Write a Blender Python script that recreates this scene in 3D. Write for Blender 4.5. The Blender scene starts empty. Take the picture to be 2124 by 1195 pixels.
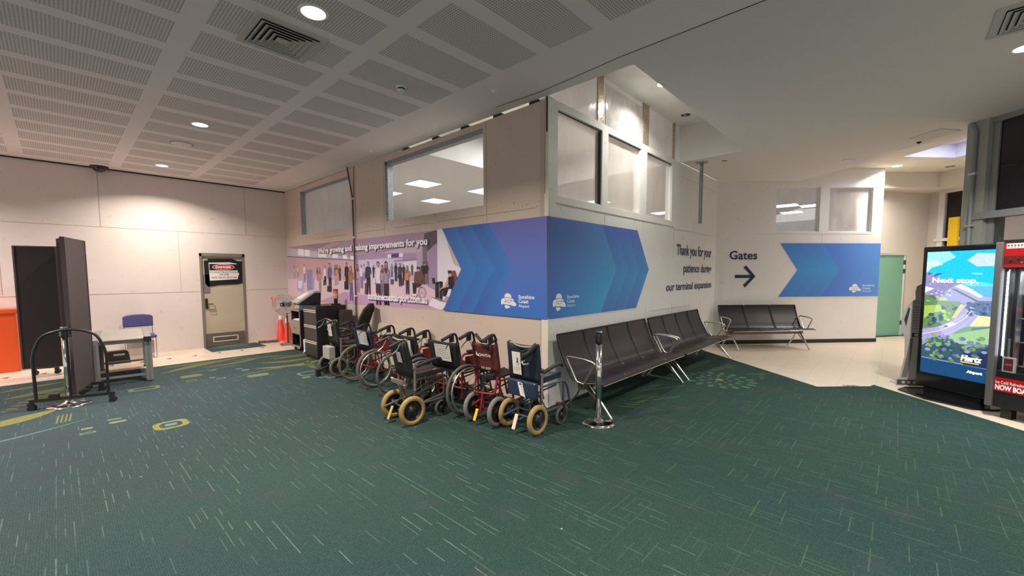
import bpy, math, random
from mathutils import Vector, Matrix
R = math.radians
SC = bpy.context.scene
COL = SC.collection
# ---------------------------------------------------------------- camera
cd = bpy.data.cameras.new('camera'); cam = bpy.data.objects.new('camera', cd); COL.objects.link(cam)
cd.sensor_fit = 'HORIZONTAL'; cd.sensor_width = 36.0
cd.lens = 869.05 / 2124 * 36.0
cd.shift_y = (629.8 - 597.5) / 2124
cd.clip_start = 0.02
yaw, pit, rol = R(42.696), R(-4.048), R(-0.19)
fw = Vector((math.cos(yaw)*math.cos(pit), math.sin(yaw)*math.cos(pit), math.sin(pit)))
rt = Vector((math.sin(yaw), -math.cos(yaw), 0)); up = rt.cross(fw)
r2 = rt*math.cos(rol) + up*math.sin(rol); u2 = -rt*math.sin(rol) + up*math.cos(rol)
m = Matrix((r2, u2, -fw)).transposed().to_4x4(); m.translation = Vector((-3.93, -3.048, 1.614))
cam.matrix_world = m
SC.camera = cam
# ---------------------------------------------------------------- world, exposure
SC.view_settings.view_transform = 'Standard'; SC.view_settings.look = 'None'
SC.view_settings.exposure = 0.58; SC.view_settings.gamma = 1.0; SC.view_settings.use_curve_mapping = False
w = bpy.data.worlds.new('world'); SC.world = w; w.use_nodes = True
w.node_tree.nodes['Background'].inputs[0].default_value = (1.0, .95, .92, 1)
w.node_tree.nodes['Background'].inputs[1].default_value = .50
H = 3.653
def lamp(name, kind, loc, power, color=(1, .93, .84), size=.17, spread=140, rot=(0, 0, 0), blend=.6):
    d = bpy.data.lights.new(name, kind); d.energy = power; d.color = color
    if kind == 'AREA': d.shape = 'DISK'; d.size = size; d.spread = R(spread)
    if kind == 'SPOT': d.spot_size = R(spread); d.spot_blend = blend; d.shadow_soft_size = size
    if kind == 'POINT': d.shadow_soft_size = size
    o = bpy.data.objects.new(name, d); o.location = loc; o.rotation_euler = rot; COL.objects.link(o); return o
WARM = (1, .90, .78); PINK = (1, .87, .84); NEUT = (1, .97, .90)
LIGHTS = [(-2.464, .398, H, 72, WARM), (-2.5, 4.02, H, 72, PINK), (-2.49, 7.137, H, 50, WARM), (2.15, -3.81, H, 80, NEUT),
          (-2.46, -3.2, H, 80, NEUT), (-2.46, -6.8, H, 70, NEUT), (2.15, -7.4, H, 70, NEUT),
          (-6.2, .4, H, 70, PINK), (-6.2, 4.0, H, 80, PINK), (-6.2, 7.1, H, 75, PINK), (-6.2, -3.2, H, 70, NEUT),
          (1.99, -.50, 4.27, 24, NEUT), (8.85, -2.90, 3.98, 45, WARM), (7.4, -5.6, 3.98, 55, WARM), (5.6, -2.0, H, 0, NEUT)]
for i, (x, y, z, p, c) in enumerate(LIGHTS):
    if p: lamp('downlight_glow', 'AREA', (x, y, z-.02), p, c)
# ---------------------------------------------------------------- materials
MATS = {}
def lin(h):
    if not isinstance(h, str): return tuple(h)
    v = [int(h[i:i+2], 16)/255 for i in (0, 2, 4)]
    return tuple(c/12.92 if c <= .04045 else ((c+.055)/1.055)**2.4 for c in v)
def mat(name, color, rough=.6, metal=0., noise=None, amt=.12, bump=0., spec=.5, emit=None, estr=0., alpha=1., trans=0., coat=0.):
    if name in MATS: return MATS[name]
    m = bpy.data.materials.new(name); m.use_nodes = True; nt = m.node_tree; b = nt.nodes['Principled BSDF']
    c = lin(color)
    b.inputs['Base Color'].default_value = (*c, 1); b.inputs['Roughness'].default_value = rough; b.inputs['Metallic'].default_value = metal
    b.inputs['Specular IOR Level'].default_value = spec; b.inputs['Alpha'].default_value = alpha
    b.inputs['Transmission Weight'].default_value = trans; b.inputs['Coat Weight'].default_value = coat
    if emit is not None:
        b.inputs['Emission Color'].default_value = (*lin(emit), 1); b.inputs['Emission Strength'].default_value = estr
    tc = nt.nodes.new('ShaderNodeTexCoord')
    nz = nt.nodes.new('ShaderNodeTexNoise'); nz.inputs['Scale'].default_value = noise or 40; nz.inputs['Detail'].default_value = 4
    nt.links.new(tc.outputs['Object'], nz.inputs['Vector'])
    mx = nt.nodes.new('ShaderNodeMix'); mx.data_type = 'RGBA'
    k = amt if noise else .03
    mx.inputs['A'].default_value = (*[max(0, v*(1-k)) for v in c], 1); mx.inputs['B'].default_value = (*[min(1, v*(1+k)) for v in c], 1)
    nt.links.new(nz.outputs['Fac'], mx.inputs['Factor']); nt.links.new(mx.outputs['Result'], b.inputs['Base Color'])
    if bump:
        bp = nt.nodes.new('ShaderNodeBump'); bp.inputs['Strength'].default_value = bump; bp.inputs['Distance'].default_value = .004
        nt.links.new(nz.outputs['Fac'], bp.inputs['Height']); nt.links.new(bp.outputs['Normal'], b.inputs['Normal'])
    MATS[name] = m; return m
class NT:
    """small node helper"""
    def __init__(s, m): s.t = m.node_tree
    def n(s, kind, **kw):
        o = s.t.nodes.new('ShaderNode'+kind)
        for k, v in kw.items(): setattr(o, k, v)
        return o
    def m(s, op, a, b=None, c=None):
        o = s.t.nodes.new('ShaderNodeMath'); o.operation = op
        for i, v in enumerate((a, b, c)):
            if v is None: continue
            if isinstance(v, (int, float)): o.inputs[i].default_value = v
            else: s.t.links.new(v, o.inputs[i])
        return o.outputs[0]
    def mix(s, f, a, b):
        o = s.t.nodes.new('ShaderNodeMix'); o.data_type = 'RGBA'
        for k, v in (('Factor', f), ('A', a), ('B', b)):
            if isinstance(v, (int, float)): o.inputs[k].default_value = v
            elif isinstance(v, tuple): o.inputs[k].default_value = (*v[:3], 1)
            else: s.t.links.new(v, o.inputs[k])
        return o.outputs['Result']
    def l(s, a, b): s.t.links.new(a, b)
def printed(name, rough=.45, emit=0., noise=0., coat=0., gain=1.):
    """paper, vinyl or a lit screen whose colours come from the printed faces"""
    m = bpy.data.materials.new(name); m.use_nodes = True; h = NT(m); b = m.node_tree.nodes['Principled BSDF']
    a = h.n('Attribute'); a.attribute_name = 'Col'
    src = a.outputs['Color']
    if noise:
        tc = h.n('TexCoord'); nz = h.n('TexNoise'); nz.inputs['Scale'].default_value = 38; nz.inputs['Detail'].default_value = 6
        h.l(tc.outputs['Object'], nz.inputs['Vector'])
        f = h.m('MULTIPLY_ADD', nz.outputs['Fac'], 2*noise*gain, (1-noise)*gain)
        v = h.n('VectorMath', operation='SCALE'); h.l(src, v.inputs[0]); h.l(f, v.inputs['Scale']); src = v.outputs[0]
    b.inputs['Roughness'].default_value = rough
    b.inputs['Coat Weight'].default_value = coat
    if emit:
        b.inputs['Base Color'].default_value = (.01, .01, .01, 1)
        h.l(src, b.inputs['Emission Color']); b.inputs['Emission Strength'].default_value = emit
    else: h.l(src, b.inputs['Base Color'])
    MATS[name] = m; return m
def glow(name, color, s):
    m = bpy.data.materials.new(name); m.use_nodes = True; t = m.node_tree; t.nodes.clear()
    e = t.nodes.new('ShaderNodeEmission'); e.inputs[0].default_value = (*lin(color), 1); e.inputs[1].default_value = s
    o = t.nodes.new('ShaderNodeOutputMaterial'); t.links.new(e.outputs[0], o.inputs[0]); MATS[name] = m; return m
# ---------------------------------------------------------------- geometry collector
def round_path(pts, r=.03, n=4):
    pts = [Vector(p) for p in pts]
    if len(pts) < 3: return pts
    out = [pts[0]]
    for i in range(1, len(pts)-1):
        a, b, c = pts[i-1], pts[i], pts[i+1]
        k = min(r, (a-b).length*.45, (c-b).length*.45)
        p, q = b+(a-b).normalized()*k, b+(c-b).normalized()*k
        for j in range(n+1):
            t = j/n; out.append(p*(1-t)**2 + b*2*t*(1-t) + q*t*t)
    out.append(pts[-1]); return out
class MB:
    def __init__(s): s.v = []; s.f = []; s.sm = []; s.mi = []; s.c = []; s.M = Matrix.Identity(4); s.k = 0
    def add(s, vs, fs, smooth=False, col=None):
        o = len(s.v); s.v += [tuple(s.M @ Vector(p)) for p in vs]
        for f in fs: s.f.append([i+o for i in f]); s.sm.append(smooth); s.mi.append(s.k); s.c.append(col)
        return s
    def box(s, c, d, rot=None):
        x, y, z = d[0]/2, d[1]/2, d[2]/2
        p = [Vector((a*x, b*y, e*z)) for a in (-1, 1) for b in (-1, 1) for e in (-1, 1)]
        if rot: q = rot if isinstance(rot, Matrix) else Matrix.Rotation(rot, 3, 'Z'); p = [q @ v for v in p]
        return s.add([v+Vector(c) for v in p], [(0, 1, 3, 2), (4, 6, 7, 5), (0, 4, 5, 1), (2, 3, 7, 6), (0, 2, 6, 4), (1, 5, 7, 3)])
    def span(s, x0, x1, y0, y1, z0, z1): return s.box(((x0+x1)/2, (y0+y1)/2, (z0+z1)/2), (x1-x0, y1-y0, z1-z0))
    def tube(s, pts, r=.011, n=8, rad=0, cap=True):
        pts = round_path(pts, rad) if rad else [Vector(p) for p in pts]
        N = len(pts); vs = []; prev = None
        for i, p in enumerate(pts):
            t = (pts[min(i+1, N-1)] - pts[max(i-1, 0)]).normalized()
            if prev is None:
                a = Vector((0, 0, 1)) if abs(t.z) < .9 else Vector((1, 0, 0)); u = t.cross(a).normalized()
            else: u = (prev - t*prev.dot(t)).normalized()
            prev = u; v = t.cross(u)
            rr = r[i] if isinstance(r, (list, tuple)) else r
            vs += [p + (u*math.cos(2*math.pi*j/n) + v*math.sin(2*math.pi*j/n))*rr for j in range(n)]
        fs = [(i*n+j, i*n+(j+1) % n, (i+1)*n+(j+1) % n, (i+1)*n+j) for i in range(N-1) for j in range(n)]
        s.add(vs, fs, True)
        if cap: s.add(vs[:n], [tuple(range(n))[::-1]]); s.add(vs[-n:], [tuple(range(n))])
        return s
    def lathe(s, prof, n=28, c=(0, 0, 0), axis='Z', smooth=True):
        vs = []; c = Vector(c); L = len(prof)
        for j in range(n):
            a = 2*math.pi*j/n
            for r, z in prof:
                p = (r*math.cos(a), r*math.sin(a), z)
                if axis == 'Y': p = (p[0], p[2], p[1])
                if axis == 'X': p = (p[2], p[0], p[1])
                vs.append(Vector(p)+c)
        fs = [(j*L+i, ((j+1) % n)*L+i, ((j+1) % n)*L+i+1, j*L+i+1) for j in range(n) for i in range(L-1)]
        return s.add(vs, fs, smooth)
    def cyl(s, c, r, h, n=20, axis='Z'): return s.lathe([(0.0001, 0), (r, 0), (r, h), (0.0001, h)], n, c, axis, False)
    def prism(s, poly, z0, z1, axis='Z'):
        n = len(poly); f = {'Z': lambda p, z: (p[0], p[1], z), 'Y': lambda p, z: (p[0], z, p[1]), 'X': lambda p, z: (z, p[0], p[1])}[axis]
        return s.add([f(p, z0) for p in poly]+[f(p, z1) for p in poly],
                     [tuple(range(n))[::-1], tuple(range(n, 2*n))]+[(i, (i+1) % n, n+(i+1) % n, n+i) for i in range(n)])
    def sheet(s, prof, y0, y1, th=.012, smooth=True):
        """a bent plate: profile in x,z carried from y0 to y1"""
        P = [Vector((p[0], 0, p[1])) for p in prof]; N = []
        for i in range(len(P)):
            t = (P[min(i+1, len(P)-1)]-P[max(i-1, 0)]).normalized(); N.append(Vector((-t.z, 0, t.x))*th)
        L = len(P); vs = []
        for y in (y0, y1):
            vs += [p+Vector((0, y, 0)) for p in P]+[p-q+Vector((0, y, 0)) for p, q in zip(P, N)]
        o = 2*L; fs = []
        for i in range(L-1):
            fs += [(i, i+1, o+i+1, o+i), (L+i, o+L+i, o+L+i+1, L+i+1)]
        s.add(vs, fs, smooth)
        ed = []
        for i in range(L-1): ed += [(i, L+i, L+i+1, i+1), (o+i, o+i+1, o+L+i+1, o+L+i)]
        ed += [(0, o, o+L, L), (L-1, 2*L-1, o+2*L-1, o+L-1)]
        return s.add(vs, ed)
    def build(s, name, m, parent=None, bevel=0, seg=2):
        me = bpy.data.meshes.new(name); me.from_pydata(s.v, [], s.f)
        me.polygons.foreach_set('use_smooth', s.sm); me.polygons.foreach_set('material_index', s.mi)
        for x in (m if isinstance(m, (list, tuple)) else [m]): me.materials.append(x)
        if any(c is not None for c in s.c):
            at = me.color_attributes.new('Col', 'FLOAT_COLOR', 'CORNER'); buf = []
            for f, c in zip(s.f, s.c):
                for i in range(len(f)):
                    cc = c[i] if (isinstance(c, list)) else c
                    buf += [*(cc or (.5, .5, .5)), 1.0]
            at.data.foreach_set('color', buf)
        me.update(); me.validate()
        o = bpy.data.objects.new(name, me); COL.objects.link(o)
        if parent is not None: o.parent = parent
        if bevel:
            b = o.modifiers.new('bevel', 'BEVEL'); b.width = bevel; b.segments = seg; b.limit_method = 'ANGLE'; b.angle_limit = R(40)
        return o
def thing(name, label, cat, loc=(0, 0, 0), rz=0, group=None):
    o = bpy.data.objects.new(name, None); o.empty_display_size = .1; COL.objects.link(o); o.location = loc; o.rotation_euler = (0, 0, rz)
    o['label'] = label; o['category'] = cat
    if group: o['group'] = group
    return o
def tag(o, label, cat, group=None):
    o['label'] = label; o['category'] = cat
    if group: o['group'] = group
    return o
def struct(o): o['kind'] = 'structure'; return o
def at(o, loc, rz=0): o.location = loc; o.rotation_euler = (0, 0, rz); return o
# lettering
_txt = {}
def glyphs(s, bold=0.):
    if (s, bold) in _txt: return _txt[(s, bold)]
    c = bpy.data.curves.new('lettering', 'FONT'); c.body = s; c.offset = bold; c.resolution_u = 3
    o = bpy.data.objects.new('lettering', c); COL.objects.link(o)
    bpy.context.view_layer.update()
    me = bpy.data.meshes.new_from_object(o.evaluated_get(bpy.context.evaluated_depsgraph_get()))
    vs = [(v.co.x, v.co.y) for v in me.vertices]; fs = [tuple(p.vertices) for p in me.polygons]
    bpy.data.objects.remove(o); bpy.data.curves.remove(c); bpy.data.meshes.remove(me)
    x0 = min(v[0] for v in vs); x1 = max(v[0] for v in vs); y0 = min(v[1] for v in vs); y1 = max(v[1] for v in vs)
    r = ([((x-x0)/(x1-x0), (y-y0)/(y1-y0)) for x, y in vs], fs, (x1-x0)/(y1-y0)); _txt[(s, bold)] = r; return r
class Print(MB):
    """flat print in the local x,z plane seen from -y; every layer a fraction of a millimetre in front of the last"""
    STEP = .0002
    def __init__(s): super().__init__(); s.d = 0
    def up(s, k=1): s.d -= s.STEP*k; return s
    def poly(s, c, pts, fan=False):
        col = c if isinstance(c, list) else lin(c)
        return s.add([(a, s.d, z) for a, z in pts], [tuple(range(len(pts)))], col=col)
    def rect(s, c, x0, x1, z0, z1): return s.poly(c, [(x0, z0), (x1, z0), (x1, z1), (x0, z1)])
    def disc(s, c, x, z, rx, rz=None, n=18, a0=0, ph=0):
        rz = rz or rx; return s.poly(c, [(x+rx*math.cos(2*math.pi*i/n)*math.cos(ph)-rz*math.sin(2*math.pi*i/n)*math.sin(ph), z+rx*math.cos(2*math.pi*i/n)*math.sin(ph)+rz*math.sin(2*math.pi*i/n)*math.cos(ph)) for i in range(n)])
    def line(s, c, pts, w):
        for (a, b), (e, f) in zip(pts, pts[1:]):
            L = math.hypot(e-a, f-b) or 1; nx, nz = -(f-b)/L*w/2, (e-a)/L*w/2
            s.poly(c, [(a+nx, b+nz), (e+nx, f+nz), (e-nx, f-nz), (a-nx, b-nz)])
        return s
    def ring(s, c, x, z, rx, rz, w, n=24, a0=0., a1=360., ph=0):
        p = []
        for i in range(n+1):
            t = R(a0+(a1-a0)*i/n); p.append((x+rx*math.cos(t)*math.cos(ph)-rz*math.sin(t)*math.sin(ph), z+rx*math.cos(t)*math.sin(ph)+rz*math.sin(t)*math.cos(ph)))
        return s.line(c, p, w)
    def text(s, c, body, x0, x1, z0, z1, bold=0., shear=0.):
        vs, fs, _ = glyphs(body, bold)
        return s.add([(x0+(a+shear*b)*(x1-x0), s.d, z0+b*(z1-z0)) for a, b in vs], fs, col=lin(c))
    def field(s, fl, fr, z0, z1, cf, nz=14, nx=8):
        """region between two edges fl(z), fr(z), coloured by the print's own blend cf(a,z)"""
        for i in range(nz):
            za, zb = z0+(z1-z0)*i/nz, z0+(z1-z0)*(i+1)/nz
            for j in range(nx):
                q = []
                for (z, t) in ((za, j/nx), (za, (j+1)/nx), (zb, (j+1)/nx), (zb, j/nx)):
                    q.append((fl(z)*(1-t)+fr(z)*t, z))
                s.poly([cf(*p) for p in q], q)
        return s
def mixc(a, b, t): t = max(0, min(1, t)); return tuple(x*(1-t)+y*t for x, y in zip(a, b))
PEOPLE= [(0.463, 1.511, 0.326, 'w', 'c9bcd0', 'b5a8c4', '8a7a90'), (0.681, 1.545, 0.277, 'm', 'd8cfe0', 'a79ab8', '8a7a90'), (1.075, 1.428, 0.431, 'm', 'dcd2e6', '8f86a8', '2a2230'), (1.784, 1.473, 0.292, 'w', '7a5a60', 'c8a0a8', '5a4048'), (1.909, 1.233, 0.534, 'w', 'b89a8a', 'a08a98', '8a6a50'), (2.18, 1.38, 0.423, 'm', 'e8e0ea', '2c2630', '3a2c30'), (2.414, 1.242, 0.616, 'm', '6a5a8a', '2e2838', '2a2028'), (2.674, 1.388, 0.427, 'w', '8a7ab0', 'b8a0c0', '4a3a48'), (2.76, 1.399, 0.42, 'w', 'e08a60', 'd8a8a0', '5a3830'), (2.879, 1.483, 0.315, 'm', '4a4458', '2a2630', '2a2228'), (3.183, 1.311, 0.546, 'm', '201c28', '1c1824', '1c1620'), (3.352, 1.097, 0.684, 'w', 'a87858', '6a62a0', '8a5038'), (3.633, 1.261, 0.551, 'w', 'c8a0c0', 'b888a8', '6a4a50'), (3.776, 1.349, 0.447, 'm', 'e0d4e8', '8a80a0', '5a4a58'), (3.883, 1.495, 0.313, 'm', 'd0c0dc', '9a8ab0', '6a5a60'), (4.036, 1.241, 0.612, 'm', '322c38', '241f2b', '6a5058'), (4.234, 1.545, 0.24, 'm', '2c2838', '2c2838', '2a2228'), (4.317, 1.566, 0.167, 'w', '8a70a8', '7a6898', '6a4a58'), (4.845, 1.567, 0.224, 'm', '8a88a8', '6a6888', '5a4a58'), (4.973, 1.492, 0.32, 'w', '2a2430', '2a2430', '2a2028'), (5.106, 1.409, 0.392, 'm', '3a4058', '1e2030', '2a2028'), (5.214, 1.522, 0.254, 'm', '343448', '24242f', '2a2028'), (4.389, 1.063, 0.782, 'm', 'ddd4e2', '382e38', '3a2a30'), (4.534, 1.236, 0.544, 'w', 'b89098', '8a6a88', '6a4030'), (4.663, 1.068, 0.774, 'w', 'a08aa0', '2c222c', '54352c'), (5.317, 1.283, 0.476, 'w', 'd88858', '2a2c50', '8a5a40'), (5.459, 1.596, 0.183, 'w', '504858', '3a3444', '3a2a30'), (5.76, 1.452, 0.351, 'm', '2c2834', '2a2633', '2a2028'), (5.851, 1.454, 0.354, 'w', '2a2630', '7a7288', '2a2028')]
PICTURE= [('c9b3c4', [(0.034, 2.298), (6.121, 2.277), (6.2, 1.072), (1.784, 1.018), (-0.038, 1.087)]), ('a88fa6', [(0.033, 2.293), (6.121, 2.277), (5.985, 2.138), (4.514, 1.994), (3.553, 1.9), (1.778, 2.092)]), ('97808f', [(1.023, 2.296), (3.117, 2.287), (2.52, 2.104), (1.785, 2.174)]), ('b89a9a', [(2.161, 2.118), (3.076, 2.263), (2.533, 2.277), (1.882, 2.17)]), ('c4bccb', [(0.032, 2.282), (1.781, 2.123), (3.536, 1.922), (3.515, 1.887), (0.039, 2.068)]), ('7a6c84', [(0.04, 2.077), (3.516, 1.901), (3.522, 1.879), (0.037, 2.05)]), ('cfa9ae', [(0.31, 2.028), (3.522, 1.876), (3.498, 1.492), (0.254, 1.51)]), ('dfc3cf', [(-0.004, 1.508), (3.529, 1.501), (5.624, 1.502), (6.104, 1.358), (6.2, 1.072), (1.784, 1.018), (-0.038, 1.087)]), ('c59fbe', [(3.048, 1.263), (5.861, 1.133), (6.097, 1.076), (1.784, 1.018)]), ('a992b4', [(3.554, 1.904), (4.514, 1.994), (5.714, 1.95), (5.71, 1.833), (5.183, 1.785), (3.622, 1.813)]), ('cfc4de', [(3.663, 1.883), (4.571, 1.894), (5.186, 1.877), (5.172, 1.498), (3.639, 1.493)]), ('8f84a6', [(4.916, 1.853), (5.61, 1.865), (5.609, 1.836), (4.914, 1.829)]), ('e6dff0', [(5.198, 1.823), (5.584, 1.837), (5.578, 1.658), (5.192, 1.661)]), ('5b4c58', [(5.797, 2.25), (6.121, 2.277), (6.123, 2.089), (5.886, 1.973), (5.786, 1.904)]), ('a78fae', [(5.886, 1.973), (6.123, 2.089), (6.131, 1.338), (5.87, 1.425)]), ('b9a3bd', [(5.588, 1.955), (5.727, 1.964), (5.737, 1.504), (5.598, 1.502)]), ('7d6c80', [(5.745, 2.152), (5.867, 2.159), (5.868, 1.772), (5.745, 1.774)]), ('e9e2ec', [(6.128, 2.283), (6.28, 2.283), (6.51, 1.76), (6.674, 1.691), (6.46, 1.394), (6.347, 1.157), (6.2, 1.072), (5.861, 1.133), (6.115, 1.344)]), ('f3eef6', [(0.738, 2.229), (1.078, 2.199), (1.064, 2.05), (0.723, 2.073)]), ('f3eef6', [(1.132, 2.193), (1.424, 2.168), (1.411, 2.03), (1.118, 2.048)]), ('f3eef6', [(1.874, 2.079), (2.27, 2.045), (2.264, 1.976), (1.868, 2.0)]), ('f3eef6', [(2.559, 2.041), (2.822, 2.025), (2.816, 1.945), (2.552, 1.96)]), ('f3eef6', [(3.026, 2.01), (3.216, 1.997), (3.211, 1.916), (3.02, 1.929)]), ('f3eef6', [(3.351, 1.981), (3.506, 1.969), (3.501, 1.896), (3.346, 1.907)]), ('4a3a78', [(4.841, 1.963), (5.064, 1.969), (5.061, 1.902), (4.838, 1.899)]), ('efe9fa', [(4.715, 1.961), (4.826, 1.963), (4.823, 1.898), (4.713, 1.896)]), ('efe9fa', [(5.078, 1.967), (5.195, 1.969), (5.193, 1.904), (5.075, 1.902)]), ('b9b2da', [(0.613, 1.556), (1.017, 1.557), (0.983, 1.204), (0.579, 1.22)]), ('8d84b8', [(1.194, 1.719), (1.522, 1.726), (1.548, 1.276), (1.192, 1.246)]), ('e6e0f4', [(0.661, 1.467), (0.942, 1.47), (0.87, 1.293), (0.673, 1.3)]), ('a298c8', [(1.485, 1.601), (1.619, 1.517), (1.568, 1.276), (1.468, 1.295)]), ('262029', [(2.083, 1.5), (2.18, 1.496), (2.162, 1.38), (2.073, 1.383)]), ('2a222c', [(2.262, 1.372), (2.464, 1.365), (2.436, 1.243), (2.252, 1.246)]), ('231d27', [(3.062, 1.479), (3.244, 1.471), (3.218, 1.308), (3.051, 1.316)]), ('5a5068', [(3.888, 1.457), (4.01, 1.451), (3.987, 1.232), (3.876, 1.239)]), ('4a4c68', [(4.792, 1.532), (4.905, 1.526), (4.883, 1.436), (4.794, 1.442)]), ('2c242e', [(4.543, 1.286), (4.666, 1.283), (4.748, 1.076), (4.564, 1.075)]), ('2a2630', [(5.02, 1.599), (5.069, 1.599), (5.061, 1.544), (5.018, 1.549)]), ('3c3444', [(5.16, 1.553), (5.215, 1.55), (5.21, 1.429), (5.155, 1.431)]), ('2c2733', [(5.974, 1.553), (6.051, 1.559), (6.065, 1.471), (6.002, 1.462)]), ('201b24', [(6.066, 1.485), (6.154, 1.5), (6.152, 1.246), (6.055, 1.254)]), ('2c2630', [(6.162, 1.492), (6.248, 1.499), (6.238, 1.236), (6.161, 1.241)])]
OVER= [('6a4a40', [(5.539, 1.644), (5.629, 1.67), (5.742, 1.65), (5.823, 1.504), (5.773, 1.46), (5.702, 1.569), (5.698, 1.437), (5.532, 1.449), (5.509, 1.524)]), ('c89078', [(5.6, 1.721), (5.669, 1.72), (5.679, 1.658), (5.608, 1.655)]), ('2e2026', [(5.59, 1.73), (5.669, 1.732), (5.681, 1.699), (5.595, 1.7)]), ('2a2228', [(5.468, 1.478), (5.698, 1.459), (5.697, 1.422), (5.564, 1.405), (5.545, 1.299), (5.475, 1.3)]), ('f0e8f2', [(5.449, 1.296), (5.566, 1.3), (5.57, 1.262), (5.447, 1.266)]), ('221c26', [(6.108, 1.497), (6.244, 1.508), (6.239, 1.473), (6.112, 1.469)]), ('2a1e22', [(6.38, 1.667), (6.466, 1.669), (6.469, 1.619), (6.39, 1.615)]), ('d8a890', [(6.411, 1.626), (6.461, 1.623), (6.452, 1.544), (6.308, 1.391), (6.185, 1.374), (6.185, 1.395), (6.287, 1.432), (6.377, 1.551)]), ('8a4634', [(6.483, 1.664), (6.55, 1.666), (6.586, 1.572), (6.555, 1.41), (6.514, 1.463), (6.475, 1.585)]), ('1f1a22', [(6.389, 1.571), (6.517, 1.585), (6.529, 1.437), (6.477, 1.395), (6.328, 1.295), (6.261, 1.285), (6.267, 1.348), (6.396, 1.434)]), ('1f1a22', [(6.196, 1.389), (6.396, 1.427), (6.417, 1.394), (6.329, 1.364), (6.306, 1.287), (6.257, 1.29), (6.263, 1.362)]), ('e8e0ea', [(6.395, 1.393), (6.464, 1.395), (6.414, 1.256), (6.327, 1.26)]), ('8a7684', [(5.961, 1.265), (6.193, 1.248), (6.326, 1.204), (6.192, 1.213)]), ('c89a90', [(6.328, 1.288), (6.404, 1.283), (6.352, 1.205), (6.27, 1.209)])]
#ad ang -126.19169034026154 len 0.7434520831903023
#frame corners (0.0, 1.953) (0.004, 0.086) (0.742, 1.951) (0.774, 0.094) screen (0.049, 1.879) (0.073, 0.276) (0.742, 1.884) (0.757, 0.451)
AD= [('19b8ee', [(0.007, 1.896), (0.745, 1.89), (0.757, 1.338), (0.051, 1.302)]), ('8fd4f4', [(0.054, 1.888), (0.293, 1.886), (0.364, 1.807), (0.225, 1.729), (0.11, 1.711), (0.048, 1.68)]), ('b9dcf6', [(0.043, 1.766), (0.142, 1.789), (0.234, 1.718), (0.112, 1.679), (0.047, 1.605)]), ('b8ccf6', [(0.479, 1.762), (0.569, 1.847), (0.746, 1.829), (0.748, 1.693), (0.577, 1.686)]), ('a8e4f6', [(0.537, 1.608), (0.628, 1.605), (0.633, 1.589), (0.537, 1.592)]), ('1590b4', [(0.483, 1.444), (0.754, 1.452), (0.757, 1.338), (0.659, 1.324)]), ('8a84b4', [(0.047, 1.621), (0.117, 1.604), (0.237, 1.521), (0.432, 1.483), (0.659, 1.324), (0.747, 1.328), (0.75, 1.032), (0.757, 0.451), (0.062, 0.474), (0.05, 0.741), (0.043, 1.28)]), ('cfd8e6', [(0.369, 1.441), (0.434, 1.468), (0.532, 1.416), (0.659, 1.324), (0.623, 1.307), (0.502, 1.38), (0.436, 1.408)]), ('4a3a34', [(0.337, 1.409), (0.388, 1.401), (0.617, 1.268), (0.587, 1.261)]), ('e8e0c8', [(0.048, 1.432), (0.155, 1.403), (0.049, 1.346)]), ('5f7a48', [(0.049, 1.319), (0.16, 1.319), (0.191, 1.246), (0.43, 1.251), (0.488, 1.214), (0.391, 1.064), (0.361, 1.01), (0.28, 0.917), (0.052, 0.867)]), ('a8b45c', [(0.18, 1.298), (0.285, 1.294), (0.313, 1.254), (0.208, 1.258)]), ('d0a878', [(0.447, 1.222), (0.491, 1.205), (0.409, 1.045), (0.359, 1.03)]), ('9ab44a', [(0.058, 1.173), (0.229, 1.196), (0.278, 1.126), (0.129, 1.071), (0.059, 0.999)]), ('26366a', [(0.512, 1.216), (0.617, 1.268), (0.743, 1.28), (0.743, 1.08), (0.673, 1.087), (0.562, 1.15), (0.491, 1.169)]), ('d8bc70', [(0.627, 1.097), (0.741, 1.07), (0.742, 0.983), (0.575, 0.953), (0.529, 0.917)]), ('4e7a48', [(0.528, 0.947), (0.742, 0.993), (0.743, 0.844), (0.366, 0.787), (0.418, 0.883)]), ('223c6c', [(0.576, 0.933), (0.741, 1.002), (0.747, 0.907), (0.534, 0.828)]), ('7ba048', [(0.301, 0.787), (0.523, 0.883), (0.743, 0.994), (0.748, 0.772), (0.446, 0.744)]), ('2f5060', [(0.054, 0.635), (0.227, 0.798), (0.361, 0.708), (0.746, 0.771), (0.756, 0.467), (0.062, 0.486)]), ('1d2c50', [(0.504, 0.625), (0.753, 0.661), (0.759, 0.458), (0.513, 0.466)]), ('7a96a0', [(0.065, 0.775), (0.152, 0.788), (0.23, 0.754), (0.072, 0.661)])]
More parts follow.
